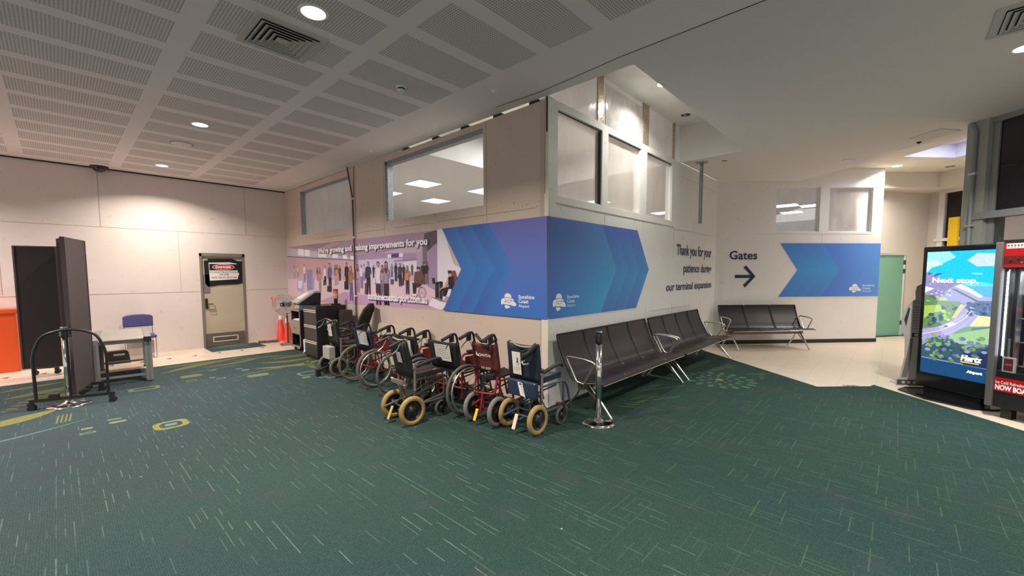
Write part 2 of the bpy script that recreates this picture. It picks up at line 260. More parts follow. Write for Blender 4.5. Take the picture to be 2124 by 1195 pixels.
BLOBS= [('6a8a58', 0.132, 0.989, 0.03), ('2a4a6c', 0.175, 0.988, 0.03), ('1f3560', 0.173, 0.992, 0.032), ('345a50', 0.176, 0.95, 0.02), ('1f3560', 0.24, 1.047, 0.029), ('2a4a6c', 0.185, 0.965, 0.015), ('2a4a6c', 0.255, 1.076, 0.028), ('345a50', 0.137, 0.982, 0.026), ('345a50', 0.252, 1.024, 0.031), ('2a4a6c', 0.11, 1.014, 0.015), ('345a50', 0.131, 0.925, 0.028), ('345a50', 0.24, 1.019, 0.023), ('1f3560', 0.183, 1.015, 0.03), ('6a8a58', 0.215, 0.941, 0.032), ('6a8a58', 0.206, 1.054, 0.031), ('1f3560', 0.25, 0.998, 0.025), ('2a4a6c', 0.263, 1.044, 0.013), ('2a4a6c', 0.245, 0.935, 0.019), ('2a4a6c', 0.103, 0.932, 0.018), ('2a4a6c', 0.229, 0.951, 0.024), ('6a8a58', 0.223, 1.023, 0.023), ('1f3560', 0.25, 1.041, 0.032), ('2a4a6c', 0.14, 1.06, 0.031), ('6a8a58', 0.259, 1.04, 0.015), ('6a8a58', 0.098, 0.936, 0.019), ('345a50', 0.116, 0.939, 0.021), ('2a4a6c', 0.183, 0.98, 0.024), ('345a50', 0.256, 1.008, 0.025), ('345a50', 0.22, 0.94, 0.032), ('2a4a6c', 0.182, 0.994, 0.028), ('345a50', 0.263, 1.037, 0.024), ('6a8a58', 0.198, 1.068, 0.021), ('6a8a58', 0.209, 1.026, 0.027), ('2a4a6c', 0.088, 1.058, 0.031), ('a8c65c', 0.289, 1.064, 0.02), ('6f9a3e', 0.28, 1.095, 0.024), ('8ab048', 0.293, 1.027, 0.023), ('a8c65c', 0.267, 1.049, 0.014), ('6f9a3e', 0.316, 1.044, 0.015), ('a8c65c', 0.283, 1.066, 0.013), ('a8c65c', 0.328, 1.012, 0.024), ('8ab048', 0.311, 1.021, 0.013), ('a8c65c', 0.338, 1.096, 0.018), ('a8c65c', 0.285, 1.102, 0.025), ('a8c65c', 0.298, 1.022, 0.015), ('a8c65c', 0.295, 1.025, 0.013), ('6f9a3e', 0.328, 1.053, 0.016), ('6f9a3e', 0.343, 1.091, 0.021), ('8ab048', 0.294, 1.052, 0.025), ('a8c65c', 0.276, 1.115, 0.026), ('6a7a60', 0.322, 1.143, 0.012), ('6a7a60', 0.366, 1.152, 0.017), ('2a4050', 0.396, 1.17, 0.019), ('2a4050', 0.383, 1.147, 0.018), ('6a7a60', 0.265, 1.141, 0.015), ('48664a', 0.288, 1.144, 0.016), ('2a4050', 0.26, 1.149, 0.015), ('6a7a60', 0.291, 1.189, 0.014), ('48664a', 0.393, 1.166, 0.011), ('2a4050', 0.398, 1.17, 0.014), ('2a4050', 0.286, 1.162, 0.012), ('2a4050', 0.373, 1.149, 0.018), ('48664a', 0.259, 1.155, 0.01), ('6a7a60', 0.296, 1.176, 0.015), ('2a4050', 0.264, 1.171, 0.019), ('2a4050', 0.368, 1.193, 0.011), ('1d2c62', 0.732, 1.13, 0.021), ('1d2c62', 0.622, 1.229, 0.018), ('44608a', 0.659, 1.165, 0.017), ('2f4680', 0.731, 1.195, 0.022), ('1d2c62', 0.673, 1.198, 0.022), ('20305a', 0.524, 1.173, 0.023), ('1d2c62', 0.528, 1.106, 0.019), ('20305a', 0.628, 1.144, 0.029), ('2f4680', 0.605, 1.249, 0.022), ('20305a', 0.665, 1.245, 0.016), ('44608a', 0.54, 1.243, 0.019), ('44608a', 0.715, 1.138, 0.014), ('20305a', 0.672, 1.111, 0.024), ('1d2c62', 0.678, 1.17, 0.027), ('2f4680', 0.674, 1.183, 0.026), ('1d2c62', 0.522, 1.232, 0.024), ('44608a', 0.602, 1.123, 0.027), ('20305a', 0.545, 1.114, 0.027), ('1d2c62', 0.725, 1.171, 0.013), ('2f4680', 0.685, 1.178, 0.014), ('1d2c62', 0.685, 1.113, 0.022), ('1d2c62', 0.703, 1.231, 0.016), ('20305a', 0.554, 1.209, 0.017), ('20305a', 0.653, 1.109, 0.029), ('20305a', 0.597, 1.215, 0.027), ('20305a', 0.726, 1.196, 0.015), ('2f4680', 0.608, 1.113, 0.014), ('20305a', 0.684, 1.116, 0.023), ('2f4680', 0.701, 1.237, 0.015), ('44608a', 0.634, 1.108, 0.024), ('44608a', 0.704, 1.167, 0.028), ('20305a', 0.582, 1.208, 0.016), ('20305a', 0.64, 1.217, 0.026), ('20305a', 0.552, 1.091, 0.025), ('1d2c62', 0.562, 1.157, 0.021), ('20305a', 0.678, 1.124, 0.026), ('2f4680', 0.705, 1.252, 0.028), ('1d2c62', 0.662, 1.135, 0.029), ('2f4680', 0.701, 1.221, 0.026), ('1d2c62', 0.547, 1.15, 0.028), ('3a6a48', 0.093, 1.221, 0.012), ('4c8a50', 0.074, 1.226, 0.011), ('3a6a48', 0.153, 1.28, 0.015), ('4c8a50', 0.142, 1.275, 0.014), ('4c8a50', 0.112, 1.259, 0.018), ('4c8a50', 0.145, 1.26, 0.017), ('7aa860', 0.075, 1.277, 0.015), ('3a6a48', 0.112, 1.255, 0.011), ('3a6a48', 0.165, 1.272, 0.019), ('7aa860', 0.097, 1.239, 0.021), ('3a6a48', 0.15, 1.297, 0.018), ('3a6a48', 0.12, 1.295, 0.016), ('7aa860', 0.068, 1.275, 0.017), ('7aa860', 0.084, 1.242, 0.012), ('243a6a', 0.357, 0.493, 0.018), ('7a9a50', 0.669, 0.786, 0.031), ('7a9a50', 0.515, 0.677, 0.031), ('2f5a50', 0.399, 0.691, 0.033), ('5a7a58', 0.176, 0.696, 0.029), ('7a9a50', 0.565, 0.704, 0.022), ('243a6a', 0.14, 0.704, 0.028), ('7a9a50', 0.278, 0.525, 0.037), ('2a4866', 0.681, 0.698, 0.024), ('7a9a50', 0.622, 0.787, 0.03), ('8a8ab0', 0.535, 0.637, 0.018), ('8a8ab0', 0.545, 0.638, 0.034), ('5a7a58', 0.615, 0.597, 0.03), ('5a7a58', 0.64, 0.587, 0.028), ('7a9a50', 0.464, 0.735, 0.024), ('243a6a', 0.308, 0.508, 0.037), ('5a7a58', 0.683, 0.717, 0.038), ('5a7a58', 0.311, 0.617, 0.032), ('243a6a', 0.312, 0.503, 0.016), ('2a4866', 0.239, 0.561, 0.034), ('5a7a58', 0.523, 0.657, 0.031), ('2f5a50', 0.247, 0.515, 0.016), ('243a6a', 0.431, 0.593, 0.018), ('2f5a50', 0.298, 0.564, 0.018), ('2a4866', 0.6, 0.631, 0.016), ('243a6a', 0.498, 0.648, 0.028), ('7a9a50', 0.67, 0.733, 0.032), ('5a7a58', 0.207, 0.482, 0.034), ('7a9a50', 0.126, 0.72, 0.04), ('2f5a50', 0.238, 0.743, 0.026), ('2a4866', 0.577, 0.669, 0.035), ('8a8ab0', 0.379, 0.521, 0.019), ('5a7a58', 0.43, 0.576, 0.036), ('2a4866', 0.248, 0.609, 0.027), ('2f5a50', 0.576, 0.693, 0.026), ('7a9a50', 0.132, 0.664, 0.026), ('2a4866', 0.342, 0.653, 0.035), ('243a6a', 0.278, 0.652, 0.028), ('5a7a58', 0.207, 0.751, 0.025), ('2a4866', 0.213, 0.751, 0.03), ('2a4866', 0.388, 0.728, 0.025), ('8a8ab0', 0.308, 0.763, 0.016), ('2a4866', 0.368, 0.659, 0.038), ('243a6a', 0.644, 0.753, 0.027), ('7a9a50', 0.222, 0.561, 0.038), ('7a9a50', 0.489, 0.554, 0.022), ('7a9a50', 0.595, 0.678, 0.027), ('7a9a50', 0.456, 0.787, 0.031), ('8a8ab0', 0.326, 0.747, 0.026), ('2a4866', 0.172, 0.554, 0.016), ('2a4866', 0.165, 0.697, 0.027), ('7a9a50', 0.235, 0.6, 0.02), ('243a6a', 0.698, 0.692, 0.038), ('7a9a50', 0.671, 0.818, 0.034), ('7a9a50', 0.504, 0.683, 0.02), ('5a7a58', 0.376, 0.626, 0.023), ('2f5a50', 0.542, 0.528, 0.036), ('5a7a58', 0.636, 0.708, 0.024), ('243a6a', 0.238, 0.507, 0.021), ('7a9a50', 0.59, 0.672, 0.036), ('8a8ab0', 0.437, 0.561, 0.032), ('2f5a50', 0.677, 0.816, 0.033), ('8a8ab0', 0.125, 0.594, 0.032), ('8a8ab0', 0.171, 0.677, 0.016), ('243a6a', 0.487, 0.786, 0.037), ('7a9a50', 0.561, 0.711, 0.015), ('2a4866', 0.244, 0.513, 0.023), ('8a8ab0', 0.312, 0.632, 0.02), ('8a8ab0', 0.547, 0.514, 0.019), ('7a9a50', 0.698, 0.799, 0.039), ('243a6a', 0.256, 0.587, 0.028), ('5a7a58', 0.658, 0.732, 0.035), ('2a4866', 0.411, 0.596, 0.036), ('2a4866', 0.177, 0.746, 0.02), ('243a6a', 0.647, 0.799, 0.025), ('2a4866', 0.62, 0.618, 0.031), ('7a9a50', 0.587, 0.554, 0.025), ('7a9a50', 0.528, 0.571, 0.036), ('2f5a50', 0.489, 0.552, 0.018), ('8a8ab0', 0.112, 0.647, 0.017), ('2a4866', 0.334, 0.626, 0.038), ('8a8ab0', 0.535, 0.698, 0.017), ('2a4866', 0.435, 0.716, 0.023), ('2f5a50', 0.379, 0.758, 0.023), ('2f5a50', 0.569, 0.751, 0.037), ('8a8ab0', 0.706, 0.654, 0.028), ('5a7a58', 0.387, 0.49, 0.039), ('243a6a', 0.424, 0.552, 0.027), ('2a4866', 0.472, 0.788, 0.02), ('7a9a50', 0.179, 0.521, 0.028), ('40607a', 0.161, 0.724, 0.03), ('7aa04a', 0.203, 0.736, 0.024), ('40607a', 0.191, 0.682, 0.017), ('40607a', 0.207, 0.74, 0.019), ('7aa04a', 0.248, 0.687, 0.035), ('7aa04a', 0.341, 0.692, 0.034), ('7aa04a', 0.238, 0.666, 0.026), ('7aa04a', 0.254, 0.755, 0.021), ('7aa04a', 0.243, 0.675, 0.03), ('40607a', 0.329, 0.743, 0.018), ('40607a', 0.254, 0.728, 0.034), ('7aa04a', 0.154, 0.645, 0.022), ('2a4062', 0.334, 0.766, 0.016), ('7aa04a', 0.182, 0.796, 0.033), ('40607a', 0.312, 0.728, 0.024), ('7aa04a', 0.202, 0.7, 0.023), ('7aa04a', 0.197, 0.793, 0.016), ('2a4062', 0.338, 0.796, 0.02), ('7aa04a', 0.178, 0.683, 0.025), ('7aa04a', 0.311, 0.735, 0.015), ('40607a', 0.158, 0.721, 0.033), ('2a4062', 0.324, 0.749, 0.03), ('2a4062', 0.32, 0.674, 0.023), ('40607a', 0.248, 0.782, 0.016), ('6a6a90', 0.097, 1.491, 0.014), ('8a8098', 0.149, 1.548, 0.015), ('8a8098', 0.3, 1.592, 0.011), ('3c4470', 0.066, 1.542, 0.018), ('6a6a90', 0.297, 1.526, 0.013), ('3c4470', 0.209, 1.598, 0.013), ('6a6a90', 0.244, 1.482, 0.014), ('a8a0b8', 0.072, 1.61, 0.019), ('3c4470', 0.305, 1.522, 0.013), ('a8a0b8', 0.149, 1.518, 0.013), ('8a8098', 0.132, 1.474, 0.013), ('3c4470', 0.157, 1.573, 0.014), ('a8a0b8', 0.168, 1.482, 0.012), ('6a6a90', 0.105, 1.603, 0.017), ('6a6a90', 0.274, 1.523, 0.019), ('a8a0b8', 0.308, 1.515, 0.013), ('6a6a90', 0.181, 1.575, 0.012), ('3c4470', 0.181, 1.59, 0.019), ('a8a0b8', 0.108, 1.467, 0.016), ('3c4470', 0.09, 1.607, 0.013), ('3c4470', 0.222, 1.596, 0.01), ('a8a0b8', 0.303, 1.537, 0.018), ('6a6a90', 0.167, 1.588, 0.013), ('3c4470', 0.088, 1.593, 0.014), ('e8e8f4', 0.351, 1.344, 0.007), ('cfd0e6', 0.197, 1.381, 0.009), ('cfd0e6', 0.197, 1.304, 0.008), ('6a6a90', 0.326, 1.355, 0.009), ('6a6a90', 0.301, 1.325, 0.01), ('e8e8f4', 0.243, 1.367, 0.011), ('6a6a90', 0.321, 1.38, 0.009), ('cfd0e6', 0.302, 1.328, 0.014), ('cfd0e6', 0.322, 1.383, 0.013), ('e8e8f4', 0.132, 1.334, 0.01), ('e8e8f4', 0.331, 1.388, 0.008), ('6a6a90', 0.129, 1.353, 0.012), ('e8e8f4', 0.242, 1.324, 0.01), ('6a6a90', 0.254, 1.366, 0.011), ('cfd0e6', 0.185, 1.346, 0.011), ('6a6a90', 0.259, 1.331, 0.014), ('cfd0e6', 0.332, 1.322, 0.014), ('6a6a90', 0.177, 1.376, 0.011)]
ROADLINE= [(0.052, 0.79), (0.249, 0.86), (0.398, 0.952), (0.505, 1.055), (0.562, 1.15)]
# ---------------------------------------------------------------- surface materials of the setting
def wall_mat(name, base, dirt, seam=1.2):
    m = mat(name, base, .75, noise=2.2, amt=.05); h = NT(m); b = m.node_tree.nodes['Principled BSDF']
    tc = h.n('TexCoord'); src = b.inputs['Base Color'].links[0].from_socket
    nz = h.n('TexNoise'); nz.inputs['Scale'].default_value = 9; nz.inputs['Detail'].default_value = 8; h.l(tc.outputs['Object'], nz.inputs['Vector'])
    f = h.m('MULTIPLY', h.m('MAXIMUM', h.m('SUBTRACT', nz.outputs['Fac'], .62), 0), 2.2)
    c = h.mix(f, src, lin(dirt)); vz = h.n('TexVoronoi'); vz.inputs['Scale'].default_value = 7.5; h.l(tc.outputs['Object'], vz.inputs['Vector'])
    g = h.m('LESS_THAN', vz.outputs['Distance'], .028)
    c2 = h.mix(h.m('MULTIPLY', g, .35), c, lin(dirt)); h.l(c2, b.inputs['Base Color'])
    return m
M_WL = wall_mat('painted_board_pink', (.70, .625, .59), '8a776c')
M_WM = wall_mat('painted_board_beige', (.60, .49, .415), '74604f')
M_WR = wall_mat('painted_board_white', (.71, .70, .67), '9a958c')
M_WG = wall_mat('painted_board_warm_white', (.75, .735, .70), '9a9286')
M_FAR = mat('plaster_cream', (.66, .61, .54), .8, noise=3, amt=.05)
M_CEIL = mat('ceiling_paint', (.82, .76, .74), .9, noise=2, amt=.04)
M_CEILR = mat('ceiling_paint_right', (.75, .72, .70), .9, noise=60, amt=.05)
M_WHITE = mat('white_paint', (.78, .77, .74), .6)
M_BLACK = mat('black_plastic', (.012, .012, .013), .45)
M_DARK = mat('dark_skirting', (.012, .010, .010), .5)
M_GAP = mat('dark_gap', (.04, .033, .03), .9)  # dark tone for joints, slots and small dark fittings
# perforated ceiling
def perforated():
    m = mat('perforated_plaster', (.82, .76, .74), .9); h = NT(m); b = m.node_tree.nodes['Principled BSDF']
    tc = h.n('TexCoord'); sp = h.n('SeparateXYZ'); h.l(tc.outputs['Object'], sp.inputs[0]); X, Y = sp.outputs[0], sp.outputs[1]
    def inside(v, off, per, wd):
        f = h.m('FRACT', h.m('DIVIDE', h.m('SUBTRACT', v, off-per*40), per)); return h.m('LESS_THAN', f, wd/per)
    cell = h.m('MULTIPLY', inside(X, -1.81, 1.195, 1.03), inside(Y, -.475, .605, .455))
    for a, op, v in ((X, 'LESS_THAN', -.76), (X, 'GREATER_THAN', -9.), (Y, 'LESS_THAN', 7.95)): cell = h.m('MULTIPLY', cell, h.m(op, a, v))
    # plain border against the left end of the room
    cell = h.m('MULTIPLY', cell, h.m('MAXIMUM', h.m('GREATER_THAN', X, -4.3), h.m('LESS_THAN', Y, 12)))
    k = 1/.0235
    fx = h.m('SUBTRACT', h.m('FRACT', h.m('MULTIPLY', h.m('ADD', X, 50), k)), .5); fy = h.m('SUBTRACT', h.m('FRACT', h.m('MULTIPLY', h.m('ADD', Y, 50), k)), .5)
    d = h.m('SQRT', h.m('ADD', h.m('MULTIPLY', fx, fx), h.m('MULTIPLY', fy, fy)))
    hole = h.m('MULTIPLY', h.m('LESS_THAN', d, .27), cell)
    src = b.inputs['Base Color'].links[0].from_socket
    c = h.mix(h.m('MULTIPLY', cell, .22), src, (.3, .28, .26)); c = h.mix(h.m('MULTIPLY', hole, .62), c, (.03, .028, .026)); h.l(c, b.inputs['Base Color'])
    return m
M_PERF = perforated()
def tile_mat():
    m = mat('cream_floor_tile', (.63, .53, .42), .32, noise=5, amt=.07); h = NT(m); b = m.node_tree.nodes['Principled BSDF']
    tc = h.n('TexCoord'); mp = h.n('Mapping'); mp.inputs['Rotation'].default_value = (0, 0, R(0)); h.l(tc.outputs['Object'], mp.inputs[0])
    br = h.n('TexBrick'); br.offset = 0; br.inputs['Scale'].default_value = 1; br.inputs['Mortar Size'].default_value = .003; br.inputs['Brick Width'].default_value = .41; br.inputs['Row Height'].default_value = .41
    br.inputs['Mortar Smooth'].default_value = .1; h.l(mp.outputs[0], br.inputs['Vector'])
    src = b.inputs['Base Color'].links[0].from_socket
    h.l(h.mix(h.m('MULTIPLY', br.outputs['Fac'], .45), src, (.3, .24, .19)), b.inputs['Base Color']); return m
M_TILE = tile_mat()
def carpet_mat():
    m = mat('teal_loop_carpet', (.04, .1, .1), .95, spec=.15); h = NT(m); b = m.node_tree.nodes['Principled BSDF']
    tc = h.n('TexCoord'); P = tc.outputs['Object']; sp = h.n('SeparateXYZ'); h.l(P, sp.inputs[0]); X, Y = sp.outputs[0], sp.outputs[1]
    def noise(s, det=3, vec=None):
        n = h.n('TexNoise'); n.inputs['Scale'].default_value = s; n.inputs['Detail'].default_value = det; h.l(vec or P, n.inputs['Vector']); return n.outputs['Fac']
    big = noise(.45, 2); pile = noise(130, 3); mid = noise(26, 4)
    c = h.mix(h.m('MULTIPLY_ADD', big, 2.6, -.8), (.017, .050, .045), (.026, .054, .041))
    left = h.m('MULTIPLY_ADD', h.m('SUBTRACT', Y, X), .14, -.1); left = h.m('MINIMUM', h.m('MAXIMUM', left, 0), 1)  # painted light difference: carpet colour goes paler towards the left
    c = h.mix(h.m('MULTIPLY', left, .9), c, (.054, .082, .088))
    c = h.mix(h.m('MULTIPLY_ADD', pile, 1.3, -.35), c, (.006, .016, .017)); c = h.mix(h.m('MULTIPLY', h.m('MAXIMUM', h.m('SUBTRACT', noise(210, 2), .55), 0), 2.0), c, (.13, .19, .17))
    rib = h.m('LESS_THAN', h.m('FRACT', h.m('DIVIDE', X, .0125)), .35); c = h.mix(h.m('MULTIPLY', rib, .22), c, (.006, .014, .014))
    pp = h.m('MULTIPLY', h.m('MAXIMUM', h.m('SUBTRACT', noise(2.1, 3), .56), 0), 2.2); c = h.mix(pp, c, (.045, .045, .055))
    # woven dashes, along y everywhere and along x as well on the right
    def dash(u, v, wid, ln, thr, seed):
        cu = h.m('DIVIDE', u, wid); iu = h.m('FLOOR', cu); fu = h.m('FRACT', cu)
        wn = h.n('TexWhiteNoise', noise_dimensions='1D'); h.l(h.m('ADD', iu, seed), wn.inputs['W'])
        cv = h.m('ADD', h.m('DIVIDE', v, ln), h.m('MULTIPLY', wn.outputs['Value'], 7.3)); iv = h.m('FLOOR', cv)
        cb = h.n('CombineXYZ'); h.l(iu, cb.inputs[0]); h.l(iv, cb.inputs[1]); cb.inputs[2].default_value = seed
        w2 = h.n('TexWhiteNoise', noise_dimensions='3D'); h.l(cb.outputs[0], w2.inputs['Vector'])
        on = h.m('GREATER_THAN', w2.outputs['Value'], thr); thin = h.m('LESS_THAN', h.m('ABSOLUTE', h.m('SUBTRACT', fu, .5)), .5*.0062/wid)
        lv = h.m('GREATER_THAN', h.m('FRACT', cv), h.m('MULTIPLY', wn.outputs['Value'], .6))
        return h.m('MULTIPLY', h.m('MULTIPLY', on, thin), h.m('MULTIPLY', lv, h.m('MULTIPLY_ADD', w2.outputs['Value'], 2.4, -1.5)))
    dy = dash(X, Y, .040, .24, .56, 3.0); dx = dash(Y, X, .055, .36, .66, 11.0)
    right = h.m('MINIMUM', h.m('MAXIMUM', h.m('MULTIPLY_ADD', h.m('SUBTRACT', X, Y), .45, .25), 0), 1)
    tone = h.mix(right, (.125, .175, .145), (.075, .125, .075))
    d = h.m('MAXIMUM', dy, h.m('MULTIPLY', dx, right))
    c = h.mix(h.m('MULTIPLY', d, h.m('MULTIPLY_ADD', mid, 1.2, .1)), c, tone)
    h.l(c, b.inputs['Base Color'])
    bp = h.n('Bump'); bp.inputs['Strength'].default_value = .5; bp.inputs['Distance'].default_value = .003; h.l(pile, bp.inputs['Height']); h.l(bp.outputs[0], b.inputs['Normal'])
    return m
M_CARPET = carpet_mat()
M_CPRINT = printed('carpet_yarn_pattern', .95, noise=.6, gain=.62)
M_PRINT = printed('printed_vinyl', .5)
M_PAPER = printed('printed_paper', .6)
# ---------------------------------------------------------------- floor
b = MB(); b.add([(-11, -11, 0), (17, -11, 0), (17, 15, 0), (-11, 15, 0)], [(0, 1, 2, 3)]); b.M = Matrix.Translation((0, 0, .0008))
b.k = 1
for i in range(18):
    x = -6.6 + i*.405; b.add([(x-.05, 7.25, 0), (x+.03, 7.19, 0), (x+.05, 7.31, 0)], [(0, 1, 2)])
struct(b.build('floor', [M_TILE, M_DARK]))
b = MB(); b.prism([(-11, -11), (-4.4, -11), (2.649, -4.052), (3.955, -2.848), (3.822, -2.816), (3.292, -2.265), (5.25, 0), (0, 0), (0, 6.49), (-11, 6.49)], .0, .006)
struct(b.build('floor', M_CARPET))
# carpet motifs woven into the carpet
pr = Print(); pr.M = Matrix.Translation((0, 0, .0066)) @ Matrix.Rotation(-math.pi/2, 4, 'X')
def rr(c, x, y, w, hgt, ring=None, ph=0, rad=.3):
    def pts(w, hgt):
        r = min(w, hgt)*rad; o = []
        for cx, cy, a in ((w/2-r, hgt/2-r, 0), (-w/2+r, hgt/2-r, 90), (-w/2+r, -hgt/2+r, 180), (w/2-r, -hgt/2+r, 270)):
            for k in range(4):
                t = R(a+30*k); px, py = cx+r*math.cos(t), cy+r*math.sin(t); o.append((x+px*math.cos(ph)-py*math.sin(ph), y+px*math.sin(ph)+py*math.cos(ph)))
        return o
    if not ring: return pr.poly(c, pts(w, hgt))
    A, B = pts(w, hgt), pts(w-2*ring, hgt-2*ring)
    for i in range(len(A)): j = (i+1) % len(A); pr.poly(c, [A[i], A[j], B[j], B[i]])
YL, GR, PG = '8f9244', '6f8a7c', '7f9560'
rr(YL, -3.18, 2.655, .30, .30, .055); rr('6d8f99', -3.18, 2.655, .11, .09)
rr(PG, -3.80, 3.16, .09, .07); rr(PG, -3.56, 3.20, .14, .08); rr(GR, -3.58, 3.34, .13, .06, rad=.5); rr(GR, -3.80, 2.98, .12, .07, .02)
rr('76854f', -3.17, 4.76, .34, .22, .05); rr('76854f', -2.56, 5.18, .28, .20); rr('76854f', -1.82, 4.45, .30, .20); rr(GR, -1.22, 3.98, .33, .30, .04)
rr('76854f', -1.36, 3.72, .13, .12); rr(GR, -2.62, 4.82, .13, .10, .02); rr(GR, -2.28, 4.65, .12, .10, .02); rr(GR, -2.36, 4.82, .08, .06)
rr(GR, -1.17, 3.55, .12, .10, .025); rr(GR, -1.10, 3.42, .12, .10, .025); rr(YL, -.80, 3.25, .30, .26, .05); rr(GR, -2.22, 5.42, .10, .08); rr(GR, -1.85, 5.02, .12, .10)
rr(GR, -1.9, 5.2, .1, .08); rr(PG, -.75, 3.9, .1, .09); rr(PG, -.62, 3.7, .1, .1)
def leaf(c, a, b_, w, bend=0., n=10, comb=False):
    (x0, y0), (x1, y1) = a, b_; L = math.hypot(x1-x0, y1-y0); ux, uy = (x1-x0)/L, (y1-y0)/L
    up_, dn = [], []
    for i in range(n+1):
        t = i/n; k = math.sin(math.pi*t)**.8*w/2; o = bend*math.sin(math.pi*t); px, py = x0+ux*L*t, y0+uy*L*t
        up_.append((px-uy*(o+k), py+ux*(o+k))); dn.append((px-uy*(o-k), py+ux*(o-k)))
    for i in range(n):
        if comb and i % 2: continue
        pr.poly(c, [up_[i], up_[i+1], dn[i+1], dn[i]])
pr.up()
LF = '747a3e'
leaf(LF, (-2.9, 5.7), (-1.5, 6.35), .20, .10); leaf('5a6c46', (-2.85, 6.2), (-1.9, 6.3), .16, .03); leaf(LF, (-2.35, 5.75), (-1.2, 6.1), .12, -.1)
leaf('7c8240', (-1.75, 5.05), (-.55, 4.95), .20, -.22); leaf(LF, (-1.55, 5.5), (-.5, 5.35), .18, -.18); leaf('5f6e3c', (-1.9, 6.0), (-.75, 5.75), .16, .16); leaf(LF, (-1.3, 5.75), (-.4, 5.8), .15, -.1)
leaf('5c7a6c', (-2.3, 4.45), (-.6, 4.35), .05, .35, 14); leaf('4c6a5e', (-2.7, 5.45), (-1.6, 5.75), .07, -.1); leaf('6a6f3a', (-1.0, 4.2), (-.8, 5.1), .13, .05)
leaf('878a44', (-4.75, 3.9), (-4.0, 4.35), .26, -.05); leaf('6d6f38', (-4.45, 4.6), (-3.9, 5.6), .20, .05, 16, True); leaf('6f713a', (-4.5, 5.4), (-3.8, 5.75), .22, .0, 14); leaf('6d6f38', (-4.15, 5.0), (-3.7, 5.35), .2, 0, 12)
leaf('6d6f38', (-4.6, 5.95), (-3.85, 6.2), .16, .02); leaf('5f7d70', (-4.9, 3.2), (-3.75, 3.6), .05, -.08, 12)
for k in range(4): pr.line('7f8440', [(-4.02+k*.033, 3.62), (-4.0+k*.033, 3.98)], .014)
# ring of petals and ferns by the seats
for n_, rad_, e in ((7, .14, .035), (12, .28, .05), (17, .44, .066)):
    for i in range(n_):
        t = 2*math.pi*i/n_+rad_*3; pr.disc('4c7263' if rad_ > .2 else '5a7048', 2.78+rad_*math.cos(t), -1.12+rad_*math.sin(t), e, e*.62, 12, 0, t)
pr.disc('7b8a4c', 2.78, -1.12, .06)
for (a, c_, w_) in (((3.1, -.5), (4.2, -.55), .16), ((3.5, -.3), (4.6, -.2), .14), ((3.3, -.8), (4.1, -1.05), .16), ((3.6, -1.1), (4.15, -.85), .13), ((3.0, -.75), (3.6, -.95), .1), ((3.2, -1.6), (3.8, -1.5), .09), ((3.4, -1.3), (3.75, -1.65), .12), ((1.3, -.45), (2.0, -.6), .12), ((.9, -.6), (1.5, -.75), .1)):
    leaf('4c5f3c', a, c_, w_, .02, 22, True)
for i in range(6): leaf('54743f', (.6+.12*i, -.62-.02*i), (.75+.12*i, -.8), .04)
pr.line('4d7a68', [(.9, -.25), (2.1, -.85)], .016); pr.line('4d7a68', [(.75, -.62), (1.5, -1.0)], .014)
for i in range(3): pr.line('8a7b4e', [(3.62+.05*i, -2.52-.05*i), (3.6+.05*i, -2.62-.05*i)], .03)
random.seed(8)
for i in range(26):
    x = random.uniform(-3.9, 1.5); y = random.uniform(-2.2, 3.5); pr.disc('a9b4b0', x, y, .009, .006, 7)
struct(pr.build('floor', M_CPRINT))
mt = MB(); mt.prism([(-1.80, 8.19), (-1.815, 7.45), (-.79, 7.43), (-.80, 8.15)], 0, .008)
door_mat = tag(mt.build('door_mat', M_CARPET), 'teal patterned carpet offcut laid as a mat before the danger-sign door', 'mat')
pr = Print(); pr.M = Matrix.Translation((0, 0, .0086)) @ Matrix.Rotation(-math.pi/2, 4, 'X')
leaf('3f7088', (-1.78, 7.95), (-1.0, 7.6), .26, .12); leaf('7d8f50', (-1.7, 8.1), (-.9, 7.95), .13, .05); leaf('55804f', (-1.75, 7.55), (-1.1, 7.5), .05); leaf('2d5a66', (-1.4, 7.95), (-.85, 7.9), .1)
pr.build('woven_pattern', M_CPRINT, door_mat)
# ---------------------------------------------------------------- walls
def wall(name, L, z1, openings, org, ang, m, th=.10, z0=0):
    """local x along the wall, room side at y = 0, thickness behind; openings x0,x1,z0,z1"""
    b = MB(); xs = sorted({0, L} | {v for o in openings for v in o[:2]})
    for x0, x1 in zip(xs, xs[1:]):
        cuts = [(o[2], o[3]) for o in openings if o[0] <= x0+1e-6 and o[1] >= x1-1e-6]; z = z0
        for a, c in sorted(cuts): b.span(x0, x1, 0, th, z, a); z = c
        if z < z1: b.span(x0, x1, 0, th, z, z1)
    o = struct(b.build(name, m)); at(o, (*org, 0), R(ang)); return o
# left wall with the recessed door
DL, DR, DH = -1.785, -.95, 2.085
wall('wall_left', 11, 3.645, [(11+DL, 11+DR, 0, DH)], (-11, 8.232), 0, M_WL)
# board joints of the left wall
b = MB()
for x in (-.876, -3.31, -5.75): b.span(x-.004, x+.004, 8.2285, 8.231, 2.54 if x != -5.75 else 0, 3.64)
for x in (-2.14, -4.58): b.span(x-.003, x+.003, 8.2285, 8.231, 1.28, 2.54)
b.span(-10, 0, 8.2285, 8.231, 2.537, 2.542); b.span(-10, DL-.03, 8.2285, 8.231, 1.248, 1.254); b.span(DR+.03, 0, 8.2285, 8.231, 1.262, 1.268)
b.M = Matrix.Identity(4); struct(b.build('trim_1', mat('joint_filler', (.42, .36, .33), .9)))
b = MB(); b.span(-10, 0, 8.20, 8.232, 3.63, 3.653); struct(b.build('trim_2', M_GAP))
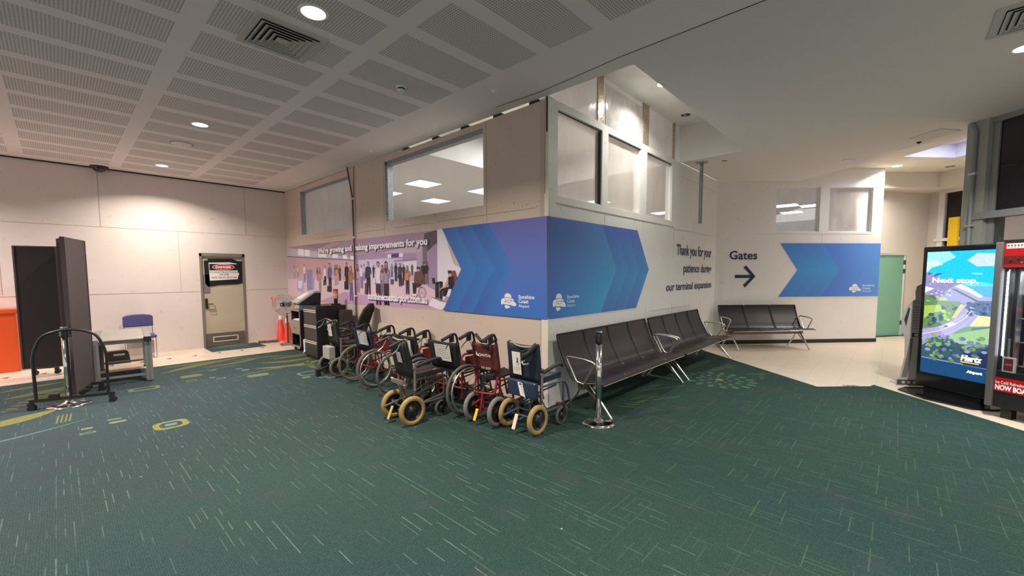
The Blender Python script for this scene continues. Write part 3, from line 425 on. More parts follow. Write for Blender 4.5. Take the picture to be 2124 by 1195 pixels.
# left wing wall, x = 0, seen from -x ; local x runs from the inner corner to the projecting corner
WL = 8.232
wall('wall_wing_left', WL, 3.655, [(WL-7.25, WL-4.837, 2.534, 3.523), (WL-3.554, WL-1.091, 2.532, 3.543), (WL-3.0, WL-.05, 3.622, 3.656)], (0, WL), -90, M_WM, .11)
b = MB()
for y in (2.92, 2.13, 1.47, .83, .22): b.span(.0, .1, y-.07, y+.07, 3.62, 3.655)
b.span(0, .02, 4.85, 8.2, 3.642, 3.655); b.span(0, .02, 3.2, 4.8, 3.63, 3.655)
struct(b.build('trim_3', M_GAP))
# recessed seam and screw heads on the wing
b = MB()
for a, c in ((3.6, 4.6), (2.3, 3.3), (.2, 2.1), (5.0, 6.6)): b.span(-.002, 0, a, c, 2.40, 2.405)
for y in (1.03, 3.6, 4.62, .05): b.span(-.002, 0, y-.002, y+.002, 2.3, 3.6)
random.seed(4)
for i in range(70):
    y = random.uniform(.1, 7.2); z = random.choice((2.42, 2.5, 2.47, 3.58)) + random.uniform(-.03, .03); b.span(-.0015, 0, y-.006, y+.006, z-.006, z+.006)
struct(b.build('trim_4', mat('old_screws', (.28, .2, .16), .8)))
b = MB(); b.span(-.012, 0.03, -.012, .085, 0, 1.073); b.span(-.012, .03, -.012, .045, 2.287, 2.55); b.span(-.004, .02, -.004, .03, 2.55, 3.645)
struct(b.build('trim_5', mat('corner_bead', (.72, .67, .56), .6)))
b = MB(); b.span(-.006, .012, .004, .028, 3.25, 3.645); struct(b.build('trim_6', M_GAP))
# wall_wing_right, y = 0
RW = 6.108
rws = [(.186, 1.199), (1.359, 2.366), (2.577, 3.59)]
wall('wall_wing_right', RW, 3.645, [(a, c, 2.55, 3.554) for a, c in rws], (0, 0), 0, M_WR, .12)
b = MB()
b.span(.15, 3.70, -.006, 0, 2.455, 2.462); b.span(3.7, 6.0, -.003, 0, 2.42, 2.426)
for x in (1.28, 2.47, 3.72): b.span(x-.003, x+.003, -.003, 0, 1.9 if x > 3 else 2.29, 2.45)
for x in (3.7, 2.6, 5.2): b.span(x, x+.004, -.003, 0, 0, 1.07)
b.span(2.75, 4.6, -.003, 0, .985, .99); b.span(3.99, 6.1, -.003, 0, 3.40, 3.405)
for x, z in ((.05, 3.5), (.05, 3.2), (.05, 2.9), (.06, 2.6), (1.28, 3.0), (1.28, 3.4), (2.47, 3.2), (2.47, 2.8)): b.span(x-.006, x+.006, -.002, 0, z-.006, z+.006)
struct(b.build('trim_7', mat('joint_filler_white', (.50, .46, .41), .9)))
# gates wall
GA, GL = -43.4, 3.934
GO = (6.108, 0.0)
gws = [(1.386, 2.417), (2.641, 3.683)]
wall('wall_gates', GL, 3.98, [(a, c, 2.548, 3.552) for a, c in gws], GO, GA, M_WG, .13)
b = MB(); b.span(-.02, GL, -.012, .0, 0, .085); b.span(GL-.001, GL+.012, -.012, .12, 0, .085); struct(at(b.build('baseboard_gates', M_DARK), (*GO, 0), R(GA)))
b = MB(); b.span(.9, 1.386, -.003, 0, 2.49, 2.494); b.span(2.5, 2.503, -.002, 0, 2.29, 2.548); b.span(1.386, 3.7, -.002, 0, 2.5, 2.503); b.span(.3, .9, -.002, 0, 1.24, 1.243)
struct(at(b.build('trim_8', MATS['joint_filler_white']), (*GO, 0), R(GA)))
# ---------------------------------------------------------------- windows in the boards
M_GALV = mat('galvanised_steel', (.30, .33, .34), .45, .7, noise=14, amt=.3)
def film_mat(name, tint, op, rough, amp=.55, bs=.35):
    m = bpy.data.materials.new(name); m.use_nodes = True; h = NT(m); t = m.node_tree; b = t.nodes['Principled BSDF']; out = t.nodes['Material Output']
    b.inputs['Base Color'].default_value = (*tint, 1); b.inputs['Roughness'].default_value = rough; b.inputs['Specular IOR Level'].default_value = .6
    tr = h.n('BsdfTransparent'); mx = h.n('MixShader'); tc = h.n('TexCoord'); mp = h.n('Mapping'); mp.inputs['Scale'].default_value = (1.6, 1.6, .6); h.l(tc.outputs['Object'], mp.inputs[0])
    nz = h.n('TexNoise'); nz.inputs['Scale'].default_value = 2.2; nz.inputs['Detail'].default_value = 4; h.l(mp.outputs[0], nz.inputs['Vector'])
    f = h.m('MINIMUM', h.m('MAXIMUM', h.m('ADD', h.m('MULTIPLY', h.m('SUBTRACT', nz.outputs['Fac'], .5), amp), op), 0), 1)
    h.l(f, mx.inputs[0]); h.l(tr.outputs[0], mx.inputs[1]); h.l(b.outputs[0], mx.inputs[2]); h.l(mx.outputs[0], out.inputs[0])
    bp = h.n('Bump'); bp.inputs['Strength'].default_value = bs; bp.inputs['Distance'].default_value = .02; h.l(nz.outputs['Fac'], bp.inputs['Height']); h.l(bp.outputs[0], b.inputs['Normal'])
    MATS[name] = m; return m
F_MILK = film_mat('milky_polythene', (.60, .61, .62), .86, .35, .3, .05); F_CLEAR = film_mat('clear_polythene', (.62, .60, .58), .28, .3, .15, .05); F_WARM = film_mat('warm_polythene', (.66, .60, .56), .62, .3, .35, .03); F_GATE = film_mat('grey_polythene', (.60, .60, .61), .42, .3, .3, .03)
def win(n, x0, x1, z0, z1, org, ang, film, frame, back, th=.11, steel=False):
    f = MB()
    if steel:
        f.span(x0, x0+.09, .0, .10, z0, z1); f.span(x0, x1, .0, .10, z1-.07 if n == 2 else z1-.035, z1); f.k = 1
        for z in (z0+.12, z1-.3): f.lathe([(.0001, -.002), (.012, -.002), (.012, .001)], 10, (x0+.045, 0, z), 'Y')
    else:
        for a, c, e, g in ((x0-.0, x0+.012, z0, z1), (x1-.012, x1, z0, z1), (x0, x1, z0, z0+.012), (x0, x1, z1-.012, z1)): f.span(a, c, .02, .09, e, g)
    o = struct(f.build('window_%d' % n, [frame, M_GAP])); at(o, (*org, 0), R(ang))
    g = MB(); N = 14
    for i in range(N):
        a, c = x0+(x1-x0)*i/N, x0+(x1-x0)*(i+1)/N; ya = back+.0015*math.sin(i*1.1); yb = back+.0015*math.sin((i+1)*1.1)
        g.add([(a, ya, z0), (c, yb, z0), (c, yb, z1), (a, ya, z1)], [(0, 1, 2, 3)], True)
    g.build('plastic_sheet', film, o); return o
win(1, WL-7.25, WL-4.837, 2.534, 3.523, (0, WL), -90, F_MILK, M_GALV, .07, steel=True)
win(2, WL-3.554, WL-1.091, 2.532, 3.543, (0, WL), -90, F_CLEAR, M_GALV, .08, steel=True)
for i, (a, c) in enumerate(rws): win(3+i, a, c, 2.55, 3.554, (0, 0), 0, F_WARM, M_WG, .06)
for i, (a, c) in enumerate(gws): win(6+i, a, c, 2.548, 3.552, GO, GA, F_GATE, M_WHITE, .06)
b = MB()
for a, c in rws: b.span(a+.01, c-.01, .015, .03, 3.535, 3.545)
b.span(1.184, 1.195, .02, .10, 2.56, 3.54)
struct(b.build('trim_9', M_GAP))
# ---------------------------------------------------------------- ceilings
def flat(name, pts, z, m):
    b = MB(); b.add([(x, y, z) for x, y in pts], [tuple(range(len(pts)))]); return struct(b.build(name, m))
flat('ceiling', [(-11, -11), (-.2, -11), (-.2, 8.3), (-11, 8.3)], H, M_PERF)
b = MB(); cf = [(7.437, -1.284), (6.95, -1.9), (6.547, -2.305), (6.2, -2.57), (5.919, -2.736), (5.62, -3.1), (5.38, -3.6), (5.15, -4.4), (5.0, -6), (5.0, -11)]
b.add([(x, y, H) for x, y in [(-.2, -11), (0, -11), (0, 8.3), (-.2, 8.3)]], [(0, 1, 2, 3)])
b.add([(x, y, H) for x, y in [(0, -11), (0, -1.05), (3.97, -1.05), (3.97, 0), (6.108, 0)]+cf], [tuple(range(5+len(cf)))])
for p, q in zip(cf, cf[1:]): b.add([(*p, H), (*q, H), (*q, 3.98), (*p, 3.98)], [(0, 1, 2, 3)])
struct(b.build('ceiling', M_CEILR))
b = MB(); pts = [(-.168, .68), (-.15, .3), (-.14, .0), (-.165, -.4), (-.215, -.99), (-.222, -2.2), (-.22, -8)]
for (x0, y0), (x1, y1) in zip(pts, pts[1:]): b.add([(x0-.006, y0, H-.001), (x1-.006, y1, H-.001), (x1+.006, y1, H-.001), (x0+.006, y0, H-.001)], [(0, 1, 2, 3)])
struct(b.build('trim_10', M_GAP))
# raised light well over the corner
WT = 4.27
b = MB()
b.add([(0, -1.05, WT), (3.97, -1.05, WT), (3.97, 2.95, WT), (0, 2.95, WT)], [(0, 1, 2, 3)])
for p, q in (((0, -1.05), (3.97, -1.05)), ((3.97, -1.05), (3.97, 2.95)), ((3.97, 2.95), (0, 2.95)), ((0, 2.95), (0, -1.05))): b.add([(*p, H), (*q, H), (*q, WT), (*p, WT)], [(0, 1, 2, 3)])
struct(b.build('ceiling', mat('well_paint', (.74, .72, .68), .85, noise=3)))
F_WELL = film_mat('shiny_polythene', (.70, .68, .72), .72, .12)
b = MB(); b.add([(0, .02, 3.645), (3.97, .02, 3.645), (3.97, .02, WT), (0, .02, WT)], [(0, 1, 2, 3)]); o = struct(b.build('window_8', F_WELL))
def foil():
    m = mat('crumpled_foil', (.50, .40, .33), .25, .6, noise=22, amt=.5, bump=1.); m.node_tree.nodes['Noise Texture'].inputs['Scale'].default_value = 26; return m
M_FOIL = foil(); b = MB()
for x0, x1 in ((1.08, 1.22), (2.42, 2.62), (3.60, 3.68)): b.span(x0, x1, .0, .018, 3.645, WT)
b.build('foil_tape', M_FOIL, o)
M_CR = mat('crinkled_wrap', (.62, .60, .58), .12, .35, noise=9, amt=.35, bump=1.); b = MB(); b.span(1.3, 2.42, .012, .016, 3.66, 4.2); b.build('crinkled_wrap', M_CR, o)
# upper ceiling by the gates
b = MB(); sk = [(7.06, -3.84), (7.95, -3.0), (8.77, -3.78), (7.9, -4.75)]
o4 = [(4.8, -11), (4.8, -.3), (15, -.3), (15, -11)]
b.add([(*p, 3.98) for p in o4+sk], [(0, 1, 5, 4), (1, 2, 6, 5), (2, 3, 7, 6), (3, 0, 4, 7)])
struct(b.build('ceiling', mat('upper_paint', (.70, .65, .57), .85, noise=3)))
b = MB(); 
for i in range(4): p, q = sk[i], sk[(i+1) % 4]; b.add([(*p, 3.98), (*q, 3.98), (*q, 4.25), (*p, 4.25)], [(0, 1, 2, 3)])
b.add([(*p, 4.25) for p in sk], [(0, 1, 2, 3)]); struct(b.build('ceiling', mat('skylight_recess', (.72, .72, .80), .8)))
lamp('skylight_glow', 'AREA', (7.75, -4.0, 4.24), 22, (.72, .76, 1), .5, 180)
# far room: wall with the green door, bulkhead, side wall
FA = -33.; FO = (8.66, -1.815)
wall('wall_back', 3.16, 3.98, [(1.585, 2.445, 0, 2.07)], FO, FA, M_FAR, .1)
FC = (FO[0]+3.16*math.cos(R(FA)), FO[1]+3.16*math.sin(R(FA)))
wall('wall_side_far', 5.2, 3.98, [(.37, .74, .5, 3.57)], FC, -131, M_FAR, .1)
b = MB(); b.span(.24, .37, -.04, .05, 0, 3.6); b.span(.74, .80, -.04, .05, 0, 3.6); b.span(.20, .8, -.07, .05, 2.39, 2.46); b.span(.24, .8, -.03, .05, 3.57, 3.62)
struct(at(b.build('window_9', M_WHITE), (*FC, 0), R(-131)))
b = MB(); b.span(.37, .74, .04, .06, .5, 3.57); struct(at(b.build('window_10', mat('dark_glass', (.012, .010, .012), .25)), (*FC, 0), R(-131)))
b = MB(); b.prism([(8.9, -2.1), (9.54, -2.725), (10.35, -3.646), (9.0, -5.4), (11.5, -5.4), (12.5, -3.8), (9.6, -1.5)], 3.62, 3.98)
struct(b.build('ceiling', M_FAR))
b = MB(); b.span(2.5, 3.16, -.012, 0, 0, .09); struct(at(b.build('baseboard_back', M_DARK), (*FO, 0), R(FA)))
b = MB(); b.span(1.2, 3.1, -.06, -.01, .0, .012); struct(at(b.build('trim_11', mat('green_threshold', (.02, .06, .055), .6)), (*FO, 0), R(FA)))
# back rooms behind the boards
flat('ceiling', [(0.05, 2.95), (3.97, 2.95), (3.97, .1), (6.15, .1), (9.2, -2.6), (16, 2), (16, 15), (0.05, 15)], 3.652, mat('back_room_paint', (.62, .61, .60), .8))
b = MB(); b.span(.1, 16, 14.9, 15, 0, H); b.span(15.9, 16, -2, 15, 0, H); b.span(.1, 2.2, 9.5, 9.6, 0, H)
struct(b.build('wall_back_room', mat('back_room_wall', (.60, .60, .60), .8)))
b = MB(); b.add([(0.0, 2.95, 3.66), (1.2, 2.95, 3.66), (1.2, 3.0, 3.66)], [(0, 1, 2)])
M_PANEL = glow('light_panel_glow', (.72, .86, 1.), 4.6)
def light_panel(x, y, i):
    o = thing('ceiling_light_panel', ['square cool-white ceiling light panel seen through the widest left opening, nearest one', 'square cool-white ceiling light panel seen through the widest left opening, lower middle one', 'square cool-white ceiling light panel cut by the right edge of the widest left opening', 'square cool-white ceiling light panel cut by the steel stud of the widest left opening'][i] if i < 4 else 'square cool-white ceiling light panel glimpsed through the plastic-covered openings', 'ceiling light', (x, y, 3.652), 0, 'square light panels in the room behind the boards')
    f = MB(); 
    for a in ((-.31, -.295, -.31, .31), (.295, .31, -.31, .31), (-.295, .295, -.31, -.295), (-.295, .295, .295, .31)): f.span(*a, -.015, 0)
    f.build('frame', M_WHITE, o); g = MB(); g.span(-.295, .295, -.295, .295, -.01, -.002); g.build('diffuser', M_PANEL, o)
    if i < 8: lamp('panel_glow', 'AREA', (x, y, 3.62), 26, (.85, .92, 1), .5, 170)
for i, (x, y) in enumerate([(1.775, 4.925), (3.32, 6.51), (3.31, 4.55), (1.77, 6.5), (6.6, 3.38), (6.6, 6.5), (10.0, 2.9), (11.1, -.45), (12.9, -.3), (11.65, -1.02), (11.9, -1.6)]):
    light_panel(x, y, i)
lamp('well_fill', 'AREA', (2, 1.6, 4.25), 75, (.95, .95, 1), .8, 170)
# ---------------------------------------------------------------- glazed wall on the right
GZ = (4.735, -3.665); GZA = -135.6
M_COL = mat('grey_green_metal_paint', (.36, .37, .34), .5, noise=30, amt=.06); M_COLD = mat('grey_metal_paint', (.27, .28, .28), .5)
b = MB(); b.span(0, .26, -.02, .30, 0, H); struct(at(b.build('wall_column', M_COL), (*GZ, 0), R(GZA)))
b = MB(); b.span(.26, .34, .04, .12, 0, H); b.span(.26, 4, .02, .12, H-.07, H); b.span(.14, 4, -.04, .10, 2.33, 2.42); b.span(.14, 4, -.02, .1, 0, .12)
for x in (2.1, 3.9): b.span(x, x+.07, -.02, .12, 0, H)
struct(at(b.build('window_11', M_COLD), (*GZ, 0), R(GZA)))
def night_glass():
    m = mat('night_window_glass', (.012, .012, .02), .03, spec=.5); h = NT(m); b = m.node_tree.nodes['Principled BSDF']
    return m
b = MB(); b.span(.34, 4, .06, .07, 2.42, H-.07); struct(at(b.build('window_12', night_glass()), (*GZ, 0), R(GZA)))
b = MB(); b.tube([(.13, -.045, 0), (.13, -.045, H-.12), (.06, -.03, H)], .022, 10); b.k = 1
for z in (1.9, 2.25, 2.95): b.box((.13, -.045, z), (.09, .05, .025))
o = at(tag(b.build('drain_pipe', [M_COLD, mat('galv_clip', (.7, .7, .68), .35, .8)]), 'thin grey pipe with metal clips running up the grey corner column', 'pipe'), (*GZ, 0), R(GZA))
b = MB(); b.span(.34, 4, .06, .065, .12, 2.33); struct(at(b.build('window_13', film_mat('lower_night_glass', (.02, .02, .025), .35, .05, .05, 0)), (*GZ, 0), R(GZA)))
b = MB(); b.span(.5, 6, 2.6, 2.8, 0, 2.55); struct(at(b.build('wall_outside', mat('outside_render', (.20, .21, .21), .8)), (*GZ, 0), R(GZA)))
b = MB(); b.span(.35, .62, 1.2, 1.5, 0, 3.2); b.span(-.5, 6, 1.2, 3.2, 2.75, 2.9); struct(at(b.build('wall_outside', mat('outside_dark_post', (.045, .040, .035), .7)), (*GZ, 0), R(GZA)))
b = MB(); b.span(.56, .76, -.14, -.08, 0, 2.94); at(tag(b.build('sign_panel', mat('yellow_sign', (.80, .52, .01), .5)), 'tall plain yellow sign panel standing before the dark far window', 'sign'), (*FC, 0), R(-131))
# ---------------------------------------------------------------- mural on the left wing, gates wall and right wing
MT, MBT = 2.287, 1.073; MM = (MT+MBT)/2
BL1, BL2, BL3, CY = lin('3f63b4'), lin('2f6fc4'), lin('5a5fae'), lin('2a8fc6')
def logo(pr, x, z, k, c='e6e8e8', W=.27, HH=.20):
    q = lambda pts: [(x+(a-305)/350*W*k, z+(320-b)/350*HH*k) for a, b in pts]
    pr.up(); pr.poly(c, q([(215, 250), (214, 205), (235, 162), (290, 143), (345, 165), (370, 210), (372, 250)]))
    pr.poly(c, q([(130, 350), (140, 290), (190, 258), (215, 252), (372, 252), (405, 262), (425, 298), (402, 318), (445, 335), (475, 375), (480, 420), (430, 428), (340, 408), (215, 400), (192, 388), (160, 410), (135, 400)]))
    pr.poly(c, q([(215, 420), (310, 425), (345, 450), (310, 478), (250, 497), (225, 470)]))
    pr.up(); w_ = .006*k
    for pts in ([(185, 258), (290, 240), (400, 262)], [(205, 365), (245, 325), (320, 300), (400, 300)], [(222, 262), (235, 320), (295, 365), (350, 340), (378, 305)]): pr.line('5a6aa0', q(pts), w_)
def person(pr, a, f, h, kd, sh, pa, hr):
    w = h*.13 if kd == 'm' else h*.115; sk = 'd0a090' if h > .35 else 'a88490'
    pr.poly(pa, [(a-w*.85, f+h*.5), (a+w*.85, f+h*.5), (a+w*.8, f+h*.02), (a+w*.25, f+h*.0), (a+w*.05, f+h*.42), (a-w*.3, f+h*.02), (a-w*.85, f+h*.0)])
    pr.poly(sh, [(a-w*.8, f+h*.47), (a+w*.8, f+h*.47), (a+w*.75, f+h*.66), (a+w*1.15, f+h*.80), (a+w*.35, f+h*.865), (a-w*.35, f+h*.865), (a-w*1.15, f+h*.80), (a-w*.75, f+h*.66)])
    pr.poly(sh, [(a-w*1.1, f+h*.81), (a-w*.75, f+h*.8), (a-w*1.0, f+h*.5), (a-w*1.4, f+h*.48)]); pr.poly(sh, [(a+w*1.1, f+h*.81), (a+w*.75, f+h*.8), (a+w*1.15, f+h*.62), (a+w*1.45, f+h*.62)])
    pr.up(.5)
    if kd == 'w': pr.poly(hr, [(a-w*.45, f+h*.99), (a+w*.45, f+h*.99), (a+w*.6, f+h*.78), (a+w*.2, f+h*.72), (a-w*.2, f+h*.72), (a-w*.6, f+h*.8)])
    pr.disc(hr, a, f+h*.945, w*.43, h*.062, 12); pr.up(.5); pr.disc(sk, a+w*.06, f+h*.925, w*.32, h*.048, 12); pr.poly(sk, [(a-w*.14, f+h*.9), (a+w*.14, f+h*.9), (a+w*.2, f+h*.85), (a-w*.2, f+h*.85)])
pr = Print()
for c, pts in PICTURE: pr.poly(c, pts); pr.up(.5)
for i in range(46):
    x = .14+i*.052; 
    if x < 2.5: pr.line('b8929c', [(x*1.0, 2.02-.02*x), (x, 1.62)], .006)
for i in range(16): pr.disc('efe4ea', 3.6+i*.09, 2.0+.004*i, .012, .008, 8)
pr.up()
for p in PEOPLE: person(pr, *p); pr.up(.5)
for c, pts in OVER: pr.poly(c, pts); pr.up(.5)
pr.ring('d8b0c0', 5.72, 1.325, .095, .10, .012); pr.ring('6a3a48', 5.72, 1.325, .085, .09, .006)
for i in range(6): pr.line('b890a0', [(5.72, 1.325), (5.72+.085*math.cos(i), 1.325+.09*math.sin(i))], .004)
pr.line('5a5060', [(5.62, 1.29), (5.54, 1.2)], .01); pr.disc('3a3038', 5.55, 1.21, .03, .03)
pr.up(2)
def tx(c, s_, x0, x1, z0, z1, b_=.035):
    pr.text('6a5570', s_, x0+.012, x1+.012, z0-.012, z1-.012, b_+.01); pr.up(); pr.text(c, s_, x0, x1, z0, z1, b_); pr.up()
tx('fbf8fb', "We're growing and making improvements for you", WL-6.345, WL-2.34, 2.035, 2.19)
tx('fbf8fb', 'sunshinecoastairport.com.au', WL-4.215, WL-2.37, 1.115, 1.275, .03)
# blue arrow field on the left wing
A0 = WL-1.971; TIP = WL-1.54; A1 = WL
fl = lambda o: (lambda z: A0+o+(TIP-A0)*(1-abs(z-MM)/(MT-MM)))
def blue(shift):
    def f(a, z):
        t = (z-MBT)/(MT-MBT); c = mixc(lin('3772c4'), lin('6a6cb8'), t)
        return mixc(c, lin('3f7cc4'), shift)
    return f
pr.up(); es = [0, .325, .65, .995]
for i in range(3):
    zf = blue(.30)
    def cfn(a, z, i=i):
        e = fl(es[i+1])(z); t = 1-(e-a)/.34; return mixc(mixc(lin('3b63b0'), lin('3273c0'), 1-abs(z-MM)/.6), lin('3c7fc8') if t > .5 else lin('4668b2'), t*.55)
    pr.field(fl(es[i]), fl(es[i+1]), MBT, MT, cfn, 12, 4)
pr.field(fl(es[3]), lambda z: A1, MBT, MT, blue(.0), 12, 5)
logo(pr, WL-.622, 1.268, 1.0)
for s_, z, x1, bo in (('Sunshine', 1.305, .19, .012), ('Coast', 1.25, .285, .012), ('Airport', 1.186, .27, 0)): pr.text('e6e8ee', s_, WL-.45, WL-x1, z, z+.048, bo+.012)
o = at(tag(pr.build('wall_mural', M_PRINT), 'long printed mural of a terminal crowd and blue chevrons behind the wheelchairs', 'mural'), (-.003, WL, 0), R(-90))
# right wing mural
pr = Print(); E0, ET = 2.273, 2.70
fr = lambda o: (lambda z: E0+o+(ET-E0)*(1-abs(z-MM)/(MT-MM)))
pr.field(lambda z: 0, fr(-1.07), MBT, MT, lambda a, z: mixc(mixc(lin('386cc0'), lin('5472ba'), (z-MBT)/1.2), lin('369cce'), (a/1.5)*(1.25-(z-MBT)/1.2)), 12, 8)
for i, (a, c) in enumerate(((-1.07, -.72), (-.72, -.35), (-.35, 0))):
    pr.field(fr(a), fr(c), MBT, MT, lambda x, z, i=i, a=a: mixc(mixc(lin('466cba'), lin('3796cc'), 1-abs(z-1.55)/.62), lin('3560b0'), .45-(x-fr(a)(z))*.9), 12, 4)
logo(pr, .225, 1.268, 1.0, HH=.215)
for s_, z, x1, bo in (('Sunshine', 1.305, .655, .012), ('Coast', 1.25, .55, .012), ('Airport', 1.19, .57, 0)): pr.text('dfe4ee', s_, .385, x1, z, z+.043, bo)
pr.d = -.0006
INK = '16284a'
pr.text(INK, 'Thank you for your', 3.86, 5.81, 1.895, 2.16, .02); pr.text(INK, 'patience during', 4.22, 5.83, 1.575, 1.80, .02); pr.text(INK, 'our terminal expansion', 3.42, 5.86, 1.25, 1.445, .02)
at(tag(pr.build('wall_mural', M_PRINT), 'blue chevron mural with white airport logo and thank-you lettering above the long seating row', 'mural'), (0, -.0045, 0))
# gates mural
pr = Print(); G0, GT = 1.51, 1.945
fg = lambda o: (lambda z: G0+o+(GT-G0)*(1-abs(z-MM)/(MT-MM)))
ge = [0, .335, .665, 1.02]
for i in range(3): pr.field(fg(ge[i]), fg(ge[i+1]), MBT, MT, lambda x, z, i=i: mixc(mixc(lin('4274c8'), lin('3a92d4'), 1-abs(z-MM)/.6), lin('3f8ed2'), (x-fg(ge[i])(z))*1.5), 10, 3)
pr.field(fg(ge[3]), lambda z: GL-.003, MBT, MT, lambda x, z: mixc(lin('4474cc'), lin('5690d8'), (x-2.6)/1.3), 10, 6)
logo(pr, 3.36, 1.258, 1.0, W=.29)
for s_, z, x1 in (('Sunshine', 1.30, 3.83), ('Coast', 1.235, 3.73), ('Airport', 1.165, 3.76)): pr.text('dfe6f2', s_, 3.535, x1, z, z+.045, .008)
pr.text(INK, 'Gates', .325, .975, 1.92, 2.115, .018)
pr.rect(INK, .465, .90, 1.505, 1.575); pr.poly(INK, [(.95, 1.54), (.72, 1.79), (.66, 1.745), (.86, 1.54), (.66, 1.345), (.71, 1.29)])
at(tag(pr.build('wall_mural', M_PRINT), 'Gates sign with dark right arrow and blue chevron field above the three-seat bench', 'mural'), (GO[0]-.004, GO[1]-.004, 0), R(GA))
# ---------------------------------------------------------------- doors
M_DOOR = mat('scuffed_beige_door', (.50, .44, .33), .55, noise=4, amt=.1); M_FRAME = mat('brown_grey_frame', (.20, .17, .14), .6); M_KICK = mat('worn_steel_plate', (.22, .18, .15), .4, .5, noise=6, amt=.25)
M_CHROME = mat('chrome', (.75, .74, .72), .12, 1.); M_STEEL = mat('brushed_steel', (.60, .59, .57), .3, .9)
b = MB(); b.span(0, .835, .03, .075, .0, DH-.04); dr = struct(at(b.build('door_1', M_DOOR), (DL, 8.232, 0)))
f = MB(); f.span(-.012, .03, -.012, .08, 0, DH); f.span(.805, .847, -.012, .08, 0, DH); f.span(-.012, .847, -.012, .08, DH-.06, DH+.012); f.build('door_frame', M_FRAME, dr)
f = MB(); f.span(.03, .805, .022, .03, .005, .30); f.build('kick_plate', M_KICK, dr)
f = MB(); 
for a in ((.17, .66, .205, .222), (.17, .66, .10, .117), (.17, .187, .117, .205), (.643, .66, .117, .205)): f.span(a[0], a[1], .014, .022, a[2], a[3])
f.k = 1
for i in range(5): f.span(.187, .643, .017, .022, .122+i*.017, .132+i*.017)
f.build('vent_grille', [M_WHITE, M_KICK], dr)
f = MB(); f.cyl((.085, .005, 1.0), .001, .001); f.span(.06, .105, .012, .03, .86, 1.09); f.tube([(.083, .02, .97), (.083, -.035, .97), (.20, -.035, .965)], .010, 8, .01); f.tube([(.12, .0, .93), (.12, -.02, .85), (.23, -.02, .845), (.23, 0, .93)], .005, 6, .02); f.build('door_handle', mat('dark_bronze', (.05, .04, .035), .4, .6), dr)
f = MB(); f.span(.03, .16, .018, .03, 1.22, 1.62); f.build('upper_plate', mat('lilac_grey_plate', (.20, .17, .18), .5), dr)
pr = Print(); pr.poly('0a0a0b', [(.075, 1.42), (.125, 1.35), (.33, 1.385), (.72, 1.40), (.79, 1.43), (.80, 1.93), (.72, 1.93), (.60, 1.985), (.14, 1.97), (.14, 1.94), (.065, 1.93)]); pr.up()
pr.poly('e8e4e0', [(.16, 1.485), (.70, 1.515), (.715, 1.60), (.735, 1.63), (.72, 1.66), (.705, 1.68), (.70, 1.76), (.70, 1.87), (.55, 1.90), (.155, 1.885)]); pr.up()
pr.rect('0d0d0e', .165, .70, 1.715, 1.86); pr.up(); pr.disc('e8e4e0', .43, 1.79, .215, .062, 28); pr.up(); pr.disc('b5242c', .43, 1.79, .205, .054, 28); pr.up()
pr.text('f0ece8', 'DANGER', .28, .58, 1.765, 1.815, .04)
pr.text('2a2626', 'CONSTRUCTION', .175, .70, 1.655, 1.695, .01); pr.text('2a2626', 'SITE', .35, .53, 1.60, 1.638, .01); pr.text('2a2626', 'DO NOT ENTER', .20, .69, 1.535, 1.573, .01)
at(tag(pr.build('danger_sign', M_PAPER), 'red, white and black DANGER construction sign taped with black tape to the beige door', 'sign'), (DL+.005, 8.232+.018, 0))
b = MB(); b.span(0, .845, .03, .07, .012, 2.062); gd = struct(at(b.build('door_2', mat('mint_green_door', (.20, .44, .32), .45, noise=6, amt=.06)), (FO[0]+1.59*math.cos(R(FA)), FO[1]+1.59*math.sin(R(FA)), 0), R(FA)))
f = MB(); f.span(.845, .90, .0, .06, 0, 2.07); f.span(-.03, .9, .0, .06, 2.06, 2.10); f.build('door_frame', M_WHITE, gd)
for z in (.28, 1.60, 1.82): f = MB(); f.span(.838, .856, -.012, .03, z, z+.11); f.build('hinge', mat('hinge_brown', (.12, .09, .07), .4, .5), gd)
# ---------------------------------------------------------------- ceiling fittings
M_GLOWW = glow('downlight_lamp_warm', (1, .93, .80), 14.); M_GLOWP = glow('downlight_lamp_pink', (1, .90, .90), 14.)
LAB = {0: 'bright warm round downlight beside the square air diffuser', 1: 'lit round downlight next to the unlit round ceiling speaker', 2: 'lit round downlight nearest the left wall', 3: 'bright downlight at the right picture edge below the ceiling diffuser', 11: 'bright downlight inside the raised white light well', 12: 'lit oval-looking downlight over the end of the Gates wall'}
for i, (x, y, z, p, c) in enumerate(LIGHTS):
    if i not in LAB: continue
    o = thing('ceiling_downlight', LAB[i], 'downlight', (x, y, z), 0, 'round recessed downlights')
    f = MB(); f.lathe([(.085, -.001), (.088, -.010), (.105, -.008), (.112, -.0005)], 32); f.build('trim_ring', M_WHITE, o)
    g = MB(); g.lathe([(.0001, -.004), (.086, -.004)], 32); g.build('lens', M_GLOWP if i in (1, 2) else M_GLOWW, o)
